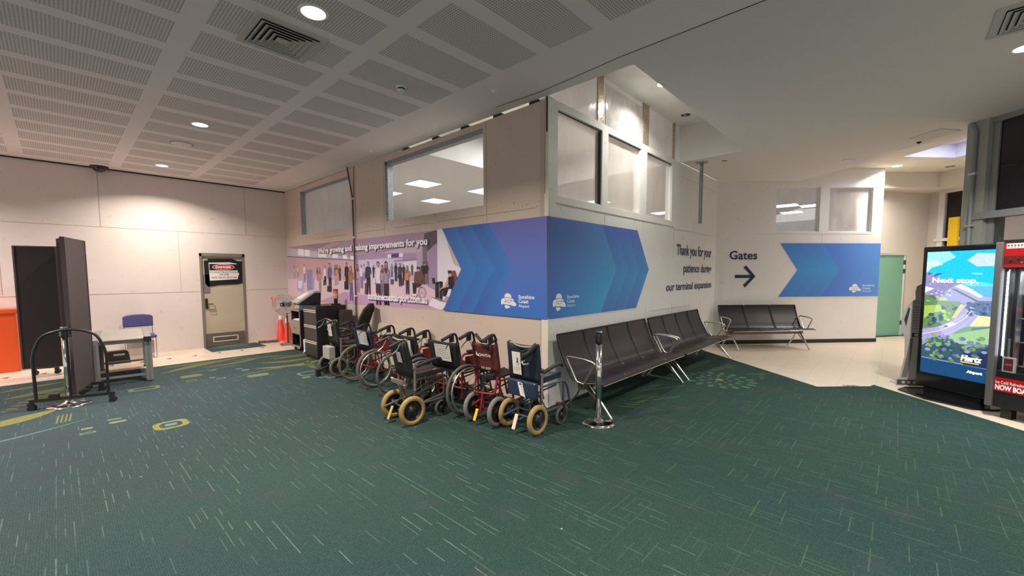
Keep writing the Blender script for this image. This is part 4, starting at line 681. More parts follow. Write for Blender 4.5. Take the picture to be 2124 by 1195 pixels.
def diffuser(x, y, rz, label, s_=.57):
    o = thing('air_diffuser', label, 'air vent', (x, y, H), rz)
    f = MB(); e = s_/2
    for a in ((-e, e, -e, -e+.055), (-e, e, e-.055, e), (-e, -e+.055, -e+.055, e-.055), (e-.055, e, -e+.055, e-.055)): f.span(*a, -.012, 0)
    f.build('frame', mat('diffuser_paint', (.52, .50, .48), .5), o)
    g = MB(); g.span(-e+.05, e-.05, -e+.05, e-.05, -.002, -.001); g.build('duct_opening', M_GAP, o)
    for k in range(5):
        h_ = (e-.06)*(1-.19*k); g = MB(); q = h_*.9
        for a in range(4):
            g.M = Matrix.Rotation(a*math.pi/2, 4, 'Z'); g.add([(-h_+.036, -h_+.036, -.004), (h_-.036, -h_+.036, -.004), (h_, -h_, -.022), (-h_, -h_, -.022)], [(0, 1, 2, 3)])
            g.add([(-h_, -h_, -.022), (h_, -h_, -.022), (h_-.012, -h_+.012, -.022), (-h_+.012, -h_+.012, -.022)], [(0, 1, 2, 3)])
        g.build('louvre', MATS['diffuser_paint'], o)
    g = MB(); g.span(-.04, .04, -.035, .035, -.02, -.01); g.build('centre_plate', MATS['diffuser_paint'], o)
diffuser(-2.49, .985, 0, 'square louvred air diffuser set in the perforated ceiling'); diffuser(1.42, -3.80, 0, 'square louvred air diffuser in the plain ceiling at the top right corner')
o = thing('ceiling_speaker', 'unlit white round ceiling speaker between two downlights', 'speaker', (-2.5, 5.25, H)); f = MB(); f.lathe([(.0001, -.012), (.125, -.012), (.135, -.006), (.138, 0)], 32); f.build('cover', mat('speaker_white', (.74, .71, .64), .6), o); f = MB(); f.lathe([(.138, -.003), (.146, -.001)], 32); f.build('rim', M_GAP, o)
o = thing('dome_camera', 'small black dome on the ceiling against the left wall', 'camera', (-3.28, 8.08, H)); f = MB(); f.lathe([(.13, 0), (.13, -.02), (.11, -.03)], 24); f.build('base', M_BLACK, o); f = MB(); f.lathe([(.11, -.03), (.09, -.07), (.05, -.095), (.0001, -.10)], 24); f.build('dome', mat('smoked_dome', (.02, .02, .03), .1), o)
o = thing('smoke_detector', 'white smoke detector hanging from the perforated ceiling', 'smoke detector', (-1.274, 1.036, H)); f = MB(); f.lathe([(.055, 0), (.055, -.012), (.04, -.016), (.04, -.035), (.048, -.04), (.03, -.055), (.0001, -.058)], 20); f.build('housing', M_WHITE, o); f = MB(); f.lathe([(.041, -.018), (.041, -.033)], 20); f.build('sensor_gap', M_GAP, o)
o = thing('pipe_stub', 'grey metal pipe hanging from a round plate beneath the ceiling, ending above the lettering', 'pipe', (4.235, -.28, H)); f = MB(); f.cyl((0, 0, -1.118), .031, 1.118, 16); f.build('pipe', mat('dark_steel_pipe', (.22, .22, .23), .35, .6, noise=20, amt=.2), o); f = MB(); f.lathe([(.0001, -.012), (.10, -.012), (.11, -.002)], 24); f.build('ceiling_plate', mat('plate_grey', (.35, .34, .31), .5), o)
def twin(x, y, z, label, r_=.10):
    o = thing('swivel_spotlight', label, 'spotlight', (x, y, z)); f = MB(); f.lathe([(r_, 0), (r_, -.008), (r_*.82, -.010), (r_*.8, 0)], 24); f.build('ring', M_WHITE, o)
    f = MB(); f.lathe([(.0001, -.001), (r_*.8, -.001)], 24); f.build('recess', M_GAP, o); f = MB(); f.cyl((-.03, 0, -.02), .028, .018, 12); f.cyl((.035, .01, -.02), .028, .018, 12); f.build('lamp_head', M_STEEL, o)
twin(3.37, -.29, WT, 'unlit swivel spotlight in the raised light well'); twin(9.72, -3.77, 3.98, 'unlit swivel spotlight in the upper ceiling near the grey column', .12)
for x, y, z, lab in ((5.869, -2.28, H, 'small white ceiling grille near the curved ceiling edge'), (4.40, -.62, H, 'thin dark ceiling slot beside the hanging pipe'), (-.513, .365, H, 'small white sprinkler rose on the plain ceiling strip'), (-.29, 3.45, H, 'small white ceiling rose near the left wing wall'), (5.33, -3.18, H, 'tiny dark ceiling sensor beside the access hatch')):
    f = MB(); f.M = Matrix.Rotation(R(-43), 4, 'Z'); 
    if 'grille' in lab: f.box((0, 0, -.008), (.16, .10, .016))
    elif 'slot' in lab: f.box((0, 0, -.004), (.09, .015, .008))
    else: f.lathe([(.035, 0), (.03, -.012), (.012, -.018), (.012, -.03), (.0001, -.03)], 14)
    at(tag(f.build('ceiling_rose', M_GAP if ('slot' in lab or 'sensor' in lab) else M_WHITE), lab, 'ceiling fitting'), (x, y, z))
f = MB(); f.prism([(4.986, -3.07), (4.675, -3.389), (4.992, -3.608), (5.30, -3.27)], -.008, 0); at(tag(f.build('access_hatch', mat('hatch_paint', (.66, .63, .57), .8)), 'square ceiling access hatch cover left of the grey column', 'hatch'), (0, 0, H))
f = MB(); 
for a in ((-.28, .28, -.155, -.14), (-.28, .28, .14, .155), (-.28, -.265, -.14, .14), (.265, .28, -.14, .14)): f.span(*a, -.006, 0)
at(tag(f.build('access_hatch', M_WHITE), 'rectangular access panel outline at the far corner of the perforated ceiling', 'hatch'), (-1.3, 6.94, H))
# conduit on the left wing wall
f = MB(); f.tube([(-.06, 4.80, H), (-.035, 4.665, 3.06), (-.03, 4.66, 0)], .014, 8); f.k = 1
for z in (3.05, 2.32, 1.2): f.box((-.025, 4.66, z), (.045, .05, .03))
f.k = 0; f.tube([(-.02, 4.66, 3.07), (-.015, 4.62, H)], .005, 6)
tag(f.build('cable_conduit', [mat('conduit_purple_brown', (.07, .045, .05), .4), M_WHITE]), 'dark cable conduit running down the beige wall across the mural', 'conduit')
# ---------------------------------------------------------------- seating
M_VINYL = mat('dark_brown_vinyl', (.017, .012, .013), .38, noise=45, amt=.3, bump=.1, spec=.4); M_EDGE = mat('silver_edge', (.55, .53, .50), .28, .9); M_ALU = mat('polished_aluminium', (.70, .67, .62), .2, .95); M_BEAM = mat('bronze_beam', (.20, .17, .13), .4, .6)
SP = [(.02, .905), (.03, .86), (.05, .79), (.085, .70), (.135, .60), (.175, .53), (.20, .475), (.23, .435), (.27, .415), (.34, .408), (.42, .418), (.50, .434), (.56, .438), (.61, .428), (.64, .412)]
SPR = round_path([(x, 0, z) for x, z in SP], .03, 2)
def bench(n, pitch, org, ang, label, ends, mid_arm=False):
    """local x along the row, -y towards the room"""
    o = thing('beam_seating', label, 'seating', (*org, 0), R(ang), 'airport beam seating')
    T = Matrix.Rotation(-math.pi/2, 4, 'Z')          # sheet profile x -> -y
    for i in range(n):
        s_ = MB(); s_.M = Matrix.Translation((i*pitch+pitch/2, 0, 0)) @ T; h_ = pitch/2-.014
        s_.sheet([(p.x, p.z) for p in SPR], -h_, h_, .022); se = s_.build('seat', M_VINYL, o)
        e = MB(); e.M = s_.M
        for y in (-h_-.002, h_+.002): e.tube([(p.x+.003, y, p.z-.008) for p in SPR], .014, 6)
        e.tube([(.02, -h_, .905), (.02, h_, .905)], .010, 6); e.build('piping', mat('black_piping', (.012, .010, .011), .35), se)
        g = MB(); g.M = s_.M; g.tube([(.645, -h_-.004, .402), (.645, h_+.004, .402)], .006, 6); g.tube([(.33, -h_-.008, .392), (.45, -h_-.008, .402), (.56, -h_-.008, .420), (.645, -h_-.004, .402)], .006, 6); g.build('seat_edge', M_EDGE, se)
    b = MB(); b.span(.05, n*pitch-.05, -.36, -.28, .30, .375); b.build('beam', M_BEAM, o, .008)
    for x in ends:
        g = MB(); y0 = -.32
        g.tube([(x, y0+.03, .37), (x, y0+.12, .20), (x, -.03, .01)], .014, 8); g.tube([(x, y0-.03, .37), (x, y0-.16, .22), (x, -.66, .01)], .014, 8)
        g.tube([(x, -.60, .085), (x, y0, .30)], .010, 6); g.cyl((x, -.66, 0), .026, .012, 12); g.cyl((x, -.04, 0), .026, .012, 12); g.build('leg', M_ALU, o)
    for x in [0.0 if e == ends[0] else n*pitch for e in (ends[0], ends[-1])]:
        g = MB(); g.tube([(x, -.40, .385), (x, -.30, .40), (x, -.16, .655), (x, -.19, .672), (x, -.40, .665), (x, -.52, .645), (x, -.535, .625), (x, -.40, .40)], .0125, 8, .025); g.build('armrest', M_ALU, o)
    return o
bench(4, .5775, (-.02, -.125), 0, 'dark four-seat beam seating nearest the blue mural corner, chrome post standing in front', (.16, 2.24))
for o in [x for x in COL.objects if x.parent and x.parent.name == 'beam_seating' and x.name.startswith('beam')]: pass
bench(4, .5575, (2.385, -.125), 0, 'dark four-seat beam seating beneath the thank-you lettering, farther of the long row', (.06, 2.2))
bench(3, .60, (5.955, -.11), GA, 'dark three-seat beam seating under the Gates sign', (.12, 1.66))
f = MB(); f.prism([(.25, .385), (.40, .385), (.37, .27), (.43, .15), (.36, .10), (.33, .22)], -.008, .008, 'X'); f.M = Matrix.Identity(4)
o = bpy.data.objects['beam_seating']; e = f.build('end_plate', M_BEAM, o); e.rotation_euler = (0, 0, 0); e.scale = (1, -1, 1); e.location = (.22, 0, 0)
# ---------------------------------------------------------------- posts
def post(x, y, h_, label, rb=.175, topcap=True):
    o = thing('barrier_post', label, 'barrier post', (x, y, .006)); f = MB(); f.lathe([(.0001, .0), (rb, .0), (rb, .008), (rb*.75, .017), (rb*.4, .028), (.045, .045), (.032, .065), (.0001, .065)], 40); f.build('base', M_CHROME, o)
    f = MB(); f.cyl((0, 0, .07), .0315, h_-.19, 28); [f.sm.__setitem__(i, True) for i in range(len(f.sm))]; f.build('pole', M_CHROME, o)
    f = MB(); f.cyl((0, 0, h_-.13), .036, .115, 24); f.build('belt_head', mat('dark_chrome', (.06, .06, .06), .2, .9), o); f = MB(); f.cyl((0, 0, h_-.016), .033, .016, 24); f.span(-.045, -.02, -.022, .022, h_-.11, h_-.03); f.build('cap', M_CHROME, o)
post(-.06, -.735, 1.0, 'chrome barrier post with wide round base in front of the seating row'); post(-3.905, 4.46, .98, 'silver barrier post behind the black arched screen frame', .20)
# ---------------------------------------------------------------- wheelchairs
M_TYRE = mat('grey_tyre', (.09, .09, .085), .7, noise=60, amt=.3, bump=.5); M_TAN = mat('tan_tyre', (.31, .205, .07), .7, noise=40, amt=.15, bump=.4); M_OLD = mat('olive_grey_tyre', (.13, .12, .085), .7, noise=50, amt=.25, bump=.3)
M_BK = mat('black_metal', (.014, .014, .015), .35); M_FAB = mat('black_nylon', (.008, .008, .009), .8, noise=90, amt=.3); M_NAVY = mat('navy_nylon', (.010, .014, .030), .75, noise=90, amt=.2); M_NVV = mat('navy_vinyl', (.020, .030, .058), .35)
M_RED = mat('red_frame_paint', (.17, .010, .010), .3); M_REDF = mat('dark_red_nylon', (.095, .014, .010), .75, noise=60, amt=.2); M_GREY = mat('grey_frame_paint', (.10, .095, .08), .45, .3, noise=12, amt=.25); M_ALW = mat('worn_aluminium', (.30, .27, .21), .4, .6, noise=15, amt=.2)
M_RUB = mat('handle_rubber', (.018, .017, .017), .6); M_CUSH = mat('dark_plum_cushion', (.030, .022, .024), .5)
def wheel(parent, name, x, y, r_, tr, tyre, hub, kind, rim, w_=None):
    """axle along y"""
    f = MB(); R_ = r_-tr
    if kind == 'spoke':
        f.lathe([(R_-tr*.75+.006*math.cos(t), .009*math.sin(t)) for t in [k*math.pi/3 for k in range(7)]], 40, (x, y, r_), 'Y')
        for k in range(18):
            a = 2*math.pi*k/18; f.tube([(x+.02*math.cos(a+.5), y+.02*(-1)**k, r_+.02*math.sin(a+.5)), (x+(R_-tr*.7)*math.cos(a), y, r_+(R_-tr*.7)*math.sin(a))], .0016, 4, cap=False)
        f.cyl((x, y-.03, r_), .024, .06, 14, 'Y')
    else:
        f.lathe([(R_-tr*.3, -.014), (R_-tr*1.1, -.016), (R_-tr*1.2, -.004), (R_*.42, -.003), (R_*.36, -.02), (.0001, -.024)], 30, (x, y, r_), 'Y')
        f.lathe([(R_-tr*.3, .014), (R_-tr*1.1, .016), (R_-tr*1.2, .004), (R_*.42, .003), (R_*.36, .02), (.0001, .024)], 30, (x, y, r_), 'Y')
        for k in range(5):
            a = 2*math.pi*k/5; f.box((x+R_*.5*math.cos(a), y, r_+R_*.5*math.sin(a)), (R_*.75, .022, .022), Matrix.Rotation(-a, 3, 'Y'))
    wd = f.build(name, hub, parent)
    g = MB(); q = w_ or tr*.95
    g.lathe([(R_+tr*math.cos(t), q*math.sin(t)) for t in [2*math.pi*k/12 for k in range(13)]], 44, (x, y, r_), 'Y'); g.build('tyre', tyre, wd)
    if rim:
        s_ = 1 if y > 0 else -1; g = MB(); rr_ = r_*.86
        g.lathe([(rr_+.009*math.cos(t), .009*math.sin(t)) for t in [2*math.pi*k/8 for k in range(9)]], 44, (x, y+s_*.05, r_), 'Y')
        for k in range(6): a = 2*math.pi*k/6; g.tube([(x+rr_*math.cos(a), y+s_*.05, r_+rr_*math.sin(a)), (x+rr_*.95*math.cos(a), y+s_*.01, r_+rr_*.95*math.sin(a))], .004, 5)
        g.build('hand_rim', rim, wd)
    return wd
def wheelchair(label, x, y, rz, W=.42, big=True, frame=M_RED, back=M_FAB, seatm=M_FAB, tyre=M_TYRE, hub=M_BK, tyre_r=.28, tr=.02, post_m=None, bz=.90, handles='arc', arms='loop', paper=None, cast_r=.09, cast_t=M_TYRE, arm_m=None, seat_th=.02, hub_kind='spoke', rim=M_STEEL, casters=True, foot=True, sag=.035, lean=.07, arm_pad=M_RUB, right_arm=True, left_arm=True, back_low=.50, hw=None, axd=0.):
    o = thing('wheelchair', label, 'wheelchair', (x, y, .006), rz, 'wheelchairs parked along the mural wall')
    h_ = hw or W/2-.04; ax = (.05 if big else .02)+axd; post_m = post_m or frame; arm_m = arm_m or frame
    pb = .10 if big else .08                                     # foot of the back posts
    top = pb-lean
    f = MB()
    for s_ in (-1, 1):
        yy = s_*h_
        f.tube([(pb, yy, .17), (pb, yy, .48), (top, yy, bz-.02)], .0125, 8)
        f.tube([(pb, yy, .47), (.47, yy, .47), (.53, yy, .40), (.60, yy, .16)], .0115, 8, .05)
        f.tube([(pb, yy, .20), (.46, yy, .20), (.46, yy, .47)], .0115, 8, .03)
    f.tube([(pb+.1, -h_, .21), (pb+.18, 0, .34), (pb+.26, h_, .45)], .009, 6); f.tube([(pb+.1, h_, .21), (pb+.18, 0, .34), (pb+.26, -h_, .45)], .009, 6)
    f.tube([(ax, -h_-.03, tyre_r), (ax, h_+.03, tyre_r)], .012, 8)
    if not big: f.tube([(pb, -h_, .20), (pb, h_, .20)], .011, 8); [f.tube([(pb, s_*h_, .22), (ax, s_*h_, tyre_r)], .014, 6) for s_ in (-1, 1)]
    else: [f.box((ax+.03, s_*h_, tyre_r+.02), (.10, .012, .09)) for s_ in (-1, 1)]
    f.build('frame', [frame], o)
    for s_ in (-1, 1):
        wheel(o, 'rear_wheel', ax, s_*W/2, tyre_r, tr, tyre, hub, hub_kind if big else 'disc', rim if big else None)
        if casters:
            cy = s_*(h_-.0); g = MB(); g.tube([(.48, cy, .24), (.48, cy, cast_r*2+.02)], .013, 8); g.box((.465, cy, cast_r*2+.012), (.055, .05, .014))
            for q in (-.022, .022): g.box((.445, cy+q, cast_r*1.45), (.03, .006, cast_r*1.25), Matrix.Rotation(.35, 3, 'Y'))
            fk = g.build('caster_fork', M_RED if cast_t is M_TAN else M_BK, o)
            wd = wheel(o, 'caster_wheel', .43, cy, cast_r, .017, cast_t if cast_t is not M_TAN else M_TYRE, M_BK, 'disc', None, .015)
    # back sling
    N = 6; g = MB(); P = []
    for zi in range(N+1):
        t = zi/N; z = back_low+(bz-.03-back_low)*t; xx = pb-lean*max(0, (z-.48))/(bz-.5)
        P.append((xx, z))
    K = 8; vs = []
    for xx, z in P:
        for k in range(K+1): u = k/K*2-1; vs.append((xx-.018+sag*(1-u*u)-.012, u*(h_+.014), z-(.02*(1-u*u) if z > bz-.05 else 0)))
    nv = len(vs); vs += [(a+.022, b_, c) for a, b_, c in vs]
    fs = []
    for i in range(N):
        for k in range(K): q = i*(K+1)+k; fs += [(q, q+K+1, q+K+2, q+1), (nv+q, nv+q+1, nv+q+K+2, nv+q+K+1)]
    for k in range(K): fs += [(k, k+1, nv+k+1, nv+k), (N*(K+1)+k+1, N*(K+1)+k, nv+N*(K+1)+k, nv+N*(K+1)+k+1)]
    for i in range(N): q = i*(K+1); fs += [(q, nv+q, nv+q+K+1, q+K+1), (q+K, q+2*K+1, nv+q+2*K+1, nv+q+K)]
    g.add(vs, fs, True)
    for s_ in (-1, 1): g.tube([(pb-.005, s_*h_, back_low), (top, s_*h_, bz-.03)], .019, 8)
    g.build('backrest', back, o)
    g = MB(); g.M = Matrix.Translation((pb+.20, 0, .485)) @ Matrix.Rotation(R(-2), 4, 'Y'); q = W-.11
    for i in range(8):
        u0, u1 = -1+i/4, -1+(i+1)/4; z0, z1 = -.02*(1-u0*u0), -.02*(1-u1*u1)
        g.add([(-.20, u0*q/2, z0), (.21, u0*q/2, z0), (.21, u1*q/2, z1), (-.20, u1*q/2, z1), (-.20, u0*q/2, z0+seat_th), (.21, u0*q/2, z0+seat_th), (.21, u1*q/2, z1+seat_th), (-.20, u1*q/2, z1+seat_th)], [(3, 2, 1, 0), (4, 5, 6, 7), (0, 1, 5, 4), (3, 7, 6, 2)] + ([(0, 4, 7, 3)] if 1 else []) + [(1, 2, 6, 5)])
    g.build('seat', seatm, o)
    for s_ in (-1, 1):
        yy = s_*h_
        if handles == 'arc':
            g = MB(); g.tube([(top+.005, yy, bz-.06), (top-.005, yy, bz+.03), (top-.03, yy, bz+.075), (top-.075, yy, bz+.075), (top-.10, yy, bz+.065)], .0125, 8, .02)
            ph = g.build('push_handle', M_BK, o); g = MB(); g.tube([(top-.09, yy, bz+.068), (top-.225, yy, bz+.025)], .018, 10); g.build('grip', M_RUB, ph)
            g = MB(); g.box((top-.085, yy, bz+.035), (.045, .032, .09)); g.tube([(top-.09, yy, bz), (top-.15, yy+.01*s_, bz-.035), (top-.19, yy+.01*s_, bz-.075)], .005, 6, .02); g.tube([(top-.075, yy, bz-.02), (top-.03, yy*.8, bz-.13), (top+.01, yy*.6, bz-.27)], .0035, 5, .06); g.build('brake_lever', M_BK, ph)
        elif handles == 'bar':
            g = MB(); g.tube([(top, yy, bz-.05), (top-.02, yy, bz), (top-.06, yy, bz-.012)], .012, 8, .02); ph = g.build('push_handle', post_m, o)
            g = MB(); g.tube([(top-.05, yy, bz-.01), (top-.19, yy, bz-.06)], .015, 10); g.build('grip', M_RUB, ph)
            g = MB(); g.tube([(top-.06, yy, bz-.03), (top-.10, yy, bz-.10), (top-.16, yy, bz-.14)], .005, 6, .02); g.build('brake_lever', M_STEEL, ph)
        if (s_ < 0 and not right_arm) or (s_ > 0 and not left_arm): continue
        if arms == 'loop':
            g = MB(); g.tube([(pb-.02, yy+s_*.015, .48), (pb-.025, yy+s_*.015, .66), (pb+.02, yy+s_*.015, .695), (.40, yy+s_*.015, .675), (.43, yy+s_*.015, .48)], .013, 8, .06); g.box((pb+.17, yy+s_*.012, .58), (.26, .006, .16)); am = g.build('armrest', arm_m, o)
            g = MB(); g.box((pb+.20, yy+s_*.015, .712), (.26, .05, .03), Matrix.Rotation(R(3), 3, 'Y')); g.build('arm_pad', arm_pad, am, .01)
        elif arms == 'flip':
            g = MB(); g.tube([(pb-.01, yy+s_*.02, .36), (pb-.01, yy+s_*.02, .60)], .014, 8); g.box((pb-.01, yy+s_*.02, .61), (.045, .03, .02)); am = g.build('armrest', M_ALW, o)
            g = MB(); g.tube([(pb, yy+s_*.02, .62), (pb+.25, yy+s_*.02, .67), (pb+.31, yy+s_*.02, .67), (pb+.335, yy+s_*.02, .64)], .019, 10, .03); g.build('arm_pad', arm_pad, am)
    if foot:
        for s_ in (-1, 1): g = MB(); g.box((.63, s_*h_*.55, .15), (.13, .13, .012)); g.tube([(.60, s_*h_, .17), (.62, s_*h_*.5, .145)], .009, 6); g.build('footplate', M_BK, o)
    if paper:
        y0, y1, z0, z1, col, kind = paper; pr = Print(); pr.M = Matrix.Translation((pb-lean*.6-.026, 0, 0)) @ Matrix.Rotation(-math.pi/2, 4, 'Z') @ Matrix.Rotation(R(-lean*60), 4, 'X')
        # local x = -y of the chair as seen from behind
        pr.M = Matrix.Translation((pb-.032, 0, .48)) @ Matrix.Rotation(math.atan(-lean/(bz-.5)), 4, 'Y') @ Matrix.Rotation(-math.pi/2, 4, 'Z')
        pr.poly(col, [(-y1, z0-.48), (-y0, z0-.48), (-y0, z1-.48), (-y1, z1-.48)]); pr.up(); w_ = y1-y0; hh = z1-z0
        if kind == 'text':
            random.seed(int(abs(x*1000)))
            for k in range(7):
                zz = z1-.48-hh*(.10+.12*k); a = -y1+w_*.08
                while a < -y0-w_*.12: l_ = random.uniform(.015, .05); pr.rect('8d8a88' if k % 2 else '706e6c', a, min(a+l_, -y0-w_*.06), zz-.004, zz+.003); a += l_+.012
        elif kind == 'chair':
            for k in range(5): zz = z1-.48-.02-.014*k; pr.rect('c2bfae', -y1+.015, -y0-.02-.01*(k % 2), zz-.0025, zz+.001)
            cx = -(y0+y1)/2+.01; cz = (z0+z1)/2-.48+.015; pr.rect('20303c', cx-.004, cx+.012, cz, cz+.045); pr.rect('20303c', cx-.016, cx+.012, cz-.008, cz+.004); pr.ring('20303c', cx-.002, cz-.022, .012, .012, .003); pr.ring('20303c', cx+.014, cz-.022, .007, .007, .003)
            for k in range(4): pr.ring('6b6a60', -y1+.025+k*.024, z0-.48+.065, .007, .009, .003, 8)
            pr.rect('e3cf6a', -y1+.02, -y0-.03, z0-.48+.035, z0-.48+.048)
        nt_ = pr.build('notice', M_PAPER, o)
    return o
YL_T = mat('yellow_pedal', (.75, .42, .03), .5); PK_T = mat('pale_pink_pedal', (.75, .55, .45), .5)
# A: navy transit chair nearest the corner
a = wheelchair('navy transit wheelchair with tan tyres nearest the wall corner', -.775, -.265, R(0), .39, False, mat('blue_grey_frame', (.045, .05, .075), .45), M_NAVY, M_NVV, M_TAN, tyre_r=.152, tr=.028, bz=.935, handles=None, arms='flip', paper=(.03, .145, .57, .81, 'e2ddd0', 'chair'), cast_r=.10, seat_th=.06, foot=False, lean=.05, sag=.02, hw=.19)
g = MB(); g.M = Matrix.Translation((.05, 0, .44)); g.box((-.035, 0, -.0), (.06, .39, .17)); pc = g.build('rear_pouch', M_NVV, a, .02, 3)
pr = Print(); pr.M = Matrix.Translation((-.018, -.02, .44)) @ Matrix.Rotation(-math.pi/2, 4, 'Z'); pr.poly('dddcd6', [(-.06, .07), (.005, .065), (.045, -.075), (-.02, -.065)]); pr.up(); pr.poly('4a4f5a', [(-.04, .055), (-.01, .062), (.0, .04), (-.03, .04)])
for k in range(6): pr.rect('9a9a98', -.025+.006*k, .015+.006*k, .025-.015*k, .03-.015*k)
pr.build('pouch_label', M_PAPER, a)
g = MB(); g.tube([(.03, -.19, .89), (.02, -.05, .868), (.02, .05, .868), (.03, .19, .90)], .012, 8, .05); g.build('chrome_strap', M_STEEL, a)
g = MB(); g.tube([(.01, -.19, .91), (-.03, -.13, .83), (-.04, -.07, .79), (-.03, -.04, .755)], [.03, .026, .032, .02], 10, 0); g.tube([(-.02, -.17, .88), (-.04, -.06, .84), (-.03, -.04, .78)], .012, 8); g.build('folded_handle', M_RUB, a)
g = MB(); g.tube([(.0, -.04, .74), (-.03, -.03, .72), (-.03, -.05, .70), (.0, -.10, .71)], .012, 6); g.build('buckle', M_STEEL, a)
for s_, y_ in ((1, .03),):
    g = MB(); g.M = Matrix.Translation((-.10, -.0, .12)) @ Matrix.Rotation(R(22), 4, 'Y'); g.box((0, 0, 0), (.014, .042, .155)); g.build('tipping_pedal', PK_T, a, .006)
g = MB(); g.tube([(.08, .10, .20), (-.14, .13, .165)], .014, 8); g.tube([(.05, -.02, .14), (-.09, .0, .13)], .012, 8); g.build('tipping_lever', MATS['blue_grey_frame'], a)
g = MB(); g.cyl((.43, -.15, .20), .028, .025, 12); g.build('caster_cap', M_RED, a)
# B: dark red chair
b_ = wheelchair('dark red fabric transit wheelchair with white lettering and yellow pedal', -.885, .175, R(5), .34, False, M_RED, M_REDF, M_FAB, mat('pale_grey_tyre', (.17, .16, .145), .8, noise=50, amt=.3, bump=.6), tyre_r=.158, tr=.026, bz=.905, handles='arc', arms='loop', arm_m=M_BK, foot=False, lean=.06, sag=.02, right_arm=False, back_low=.56, hw=.155)
pr = Print(); pr.M = Matrix.Translation((.047, 0, .48)) @ Matrix.Rotation(math.atan(-.06/.405), 4, 'Y') @ Matrix.Rotation(-math.pi/2, 4, 'Z')
pr.text('e8dfd6', 'QANTAS', -.08, .09, .245, .28, .02, 0); pr.poly('e8dfd6', [(-.115, .30), (-.10, .275), (-.075, .262), (-.075, .245), (-.11, .25), (-.12, .27)]); pr.text('cfc4ba', 'PW-0039', -.06, .07, .105, .135, .01)
pr.build('back_lettering', M_PAPER, b_)
g = MB(); g.M = Matrix.Translation((-.10, 0.03, .115)) @ Matrix.Rotation(R(25), 4, 'Y'); g.box((0, 0, 0), (.016, .035, .13)); g.build('tipping_pedal', YL_T, b_, .006)
g = MB(); g.tube([(.05, -.15, .52), (.0, -.15, .34), (.0, .15, .32), (.05, .15, .50)], .013, 8, .03); g.tube([(.06, .10, .24), (-.08, .10, .20)], .012, 8); g.tube([(.0, .02, .32), (-.04, .02, .12)], .014, 8); g.build('rear_cage', M_RED, b_)
g = MB(); random.seed(6)
for k in range(9): x_, y_, z_ = random.uniform(.0, .12), random.uniform(-.13, .13), random.uniform(.28, .52); g.tube([(x_, y_, z_), (x_+random.uniform(-.05, .05), y_+random.uniform(-.07, .07), z_+random.uniform(-.08, .08))], random.uniform(.008, .02), 7)
g.build('linkage', M_BK, b_)
g = MB(); g.tube([(.02, .13, .955), (-.02, .02, .90), (-.02, -.06, .895)], .017, 8); g.tube([(.02, -.17, .93), (-.03, -.10, .875), (-.03, -.04, .84)], .014, 8); g.build('folded_handle', M_RUB, b_)
g = MB(); g.box((.03, .0, .49), (.06, .07, .09)); g.box((.02, -.08, .52), (.05, .10, .06)); g.build('battery_pack', M_BK, b_, .01)
# C, E, G: red framed self-propelled chairs
c_ = wheelchair('red-framed wheelchair with black back holding a crumpled notice, grey tyre and silver hand rim', -.93, .865, R(3), .56, True, M_RED, M_FAB, M_FAB, M_TYRE, tyre_r=.285, bz=.86, W_=0) if False else wheelchair('red-framed wheelchair with black back and crumpled notice, just left of the dark red lettered chair', -.95, .815, R(3), .54, True, M_RED, M_FAB, M_FAB, M_TYRE, tyre_r=.29, tr=.018, bz=.865, hw=.235, axd=.06, paper=(-.12, .145, .60, .80, 'd9d5cf', 'text'))
e_ = wheelchair('red-framed wheelchair with black back mostly hidden by the grey chair', -.98, 1.58, R(2), .52, True, M_RED, M_FAB, M_FAB, M_TYRE, tyre_r=.285, tr=.018, bz=.865, paper=(-.15, .03, .56, .78, 'd9d5cf', 'text'))
g_ = wheelchair('red-framed wheelchair with navy back and pocketed notice before the black office chair', -.98, 2.67, R(1), .53, True, M_RED, M_NAVY, M_FAB, M_OLD, tyre_r=.275, tr=.02, bz=.84, paper=(-.14, .13, .585, .79, 'd4cfc8', 'text'))
# H: old silver chair
h_c = wheelchair('old silver-framed wheelchair with a white box under its seat beside the black filing cabinet', -1.02, 3.56, R(0), .40, False, M_ALW, M_FAB, M_FAB, M_OLD, tyre_r=.155, tr=.024, bz=.90, handles='bar', arms='flip', paper=(.02, .15, .62, .86, 'd8cfc6', 'chair'), lean=.05, sag=.01)
g = MB(); g.tube([(.03, -.16, .885), (.015, 0, .87), (.03, .16, .885)], .014, 8, .05); g.build('top_bar', M_ALW, h_c)
g = MB(); g.box((-.03, .03, .37), (.10, .24, .20)); g.build('storage_box', mat('white_box', (.36, .34, .31), .5), h_c, .01)
g = MB(); g.tube([(.0, .1, .14), (-.17, .1, .09)], .02, 8); g.box((-.18, .1, .06), (.06, .08, .10)); g.build('anti_tip_foot', M_BK, h_c)
# D: grey framed chair in front
d_ = wheelchair('grey-framed transit wheelchair with tan tyres standing in front of the row', -1.455, .885, R(-2), .375, False, M_GREY, M_FAB, M_CUSH, M_TAN, tyre_r=.158, tr=.028, bz=.925, handles='bar', arms='flip', cast_r=.095, seat_th=.05, foot=False, lean=.10, sag=.01, arm_pad=M_RUB, paper=(-.03, .06, .66, .78, 'd0ccc4', 'text'))
g = MB(); g.tube([(.0, -.135, .915), (-.02, 0, .90), (.0, .135, .91)], .013, 8, .05); g.tube([(-.02, .16, .46), (-.02, -.13, .42)], .016, 8); g.box((-.02, .02, .445), (.03, .26, .04)); g.build('cross_bar', M_ALW, d_)
g = MB(); g.M = Matrix.Translation((-.11, .045, .115)) @ Matrix.Rotation(R(24), 4, 'Y'); g.box((0, 0, 0), (.014, .038, .15)); g.build('tipping_pedal', mat('gold_pedal', (.50, .36, .12), .5), d_, .006)
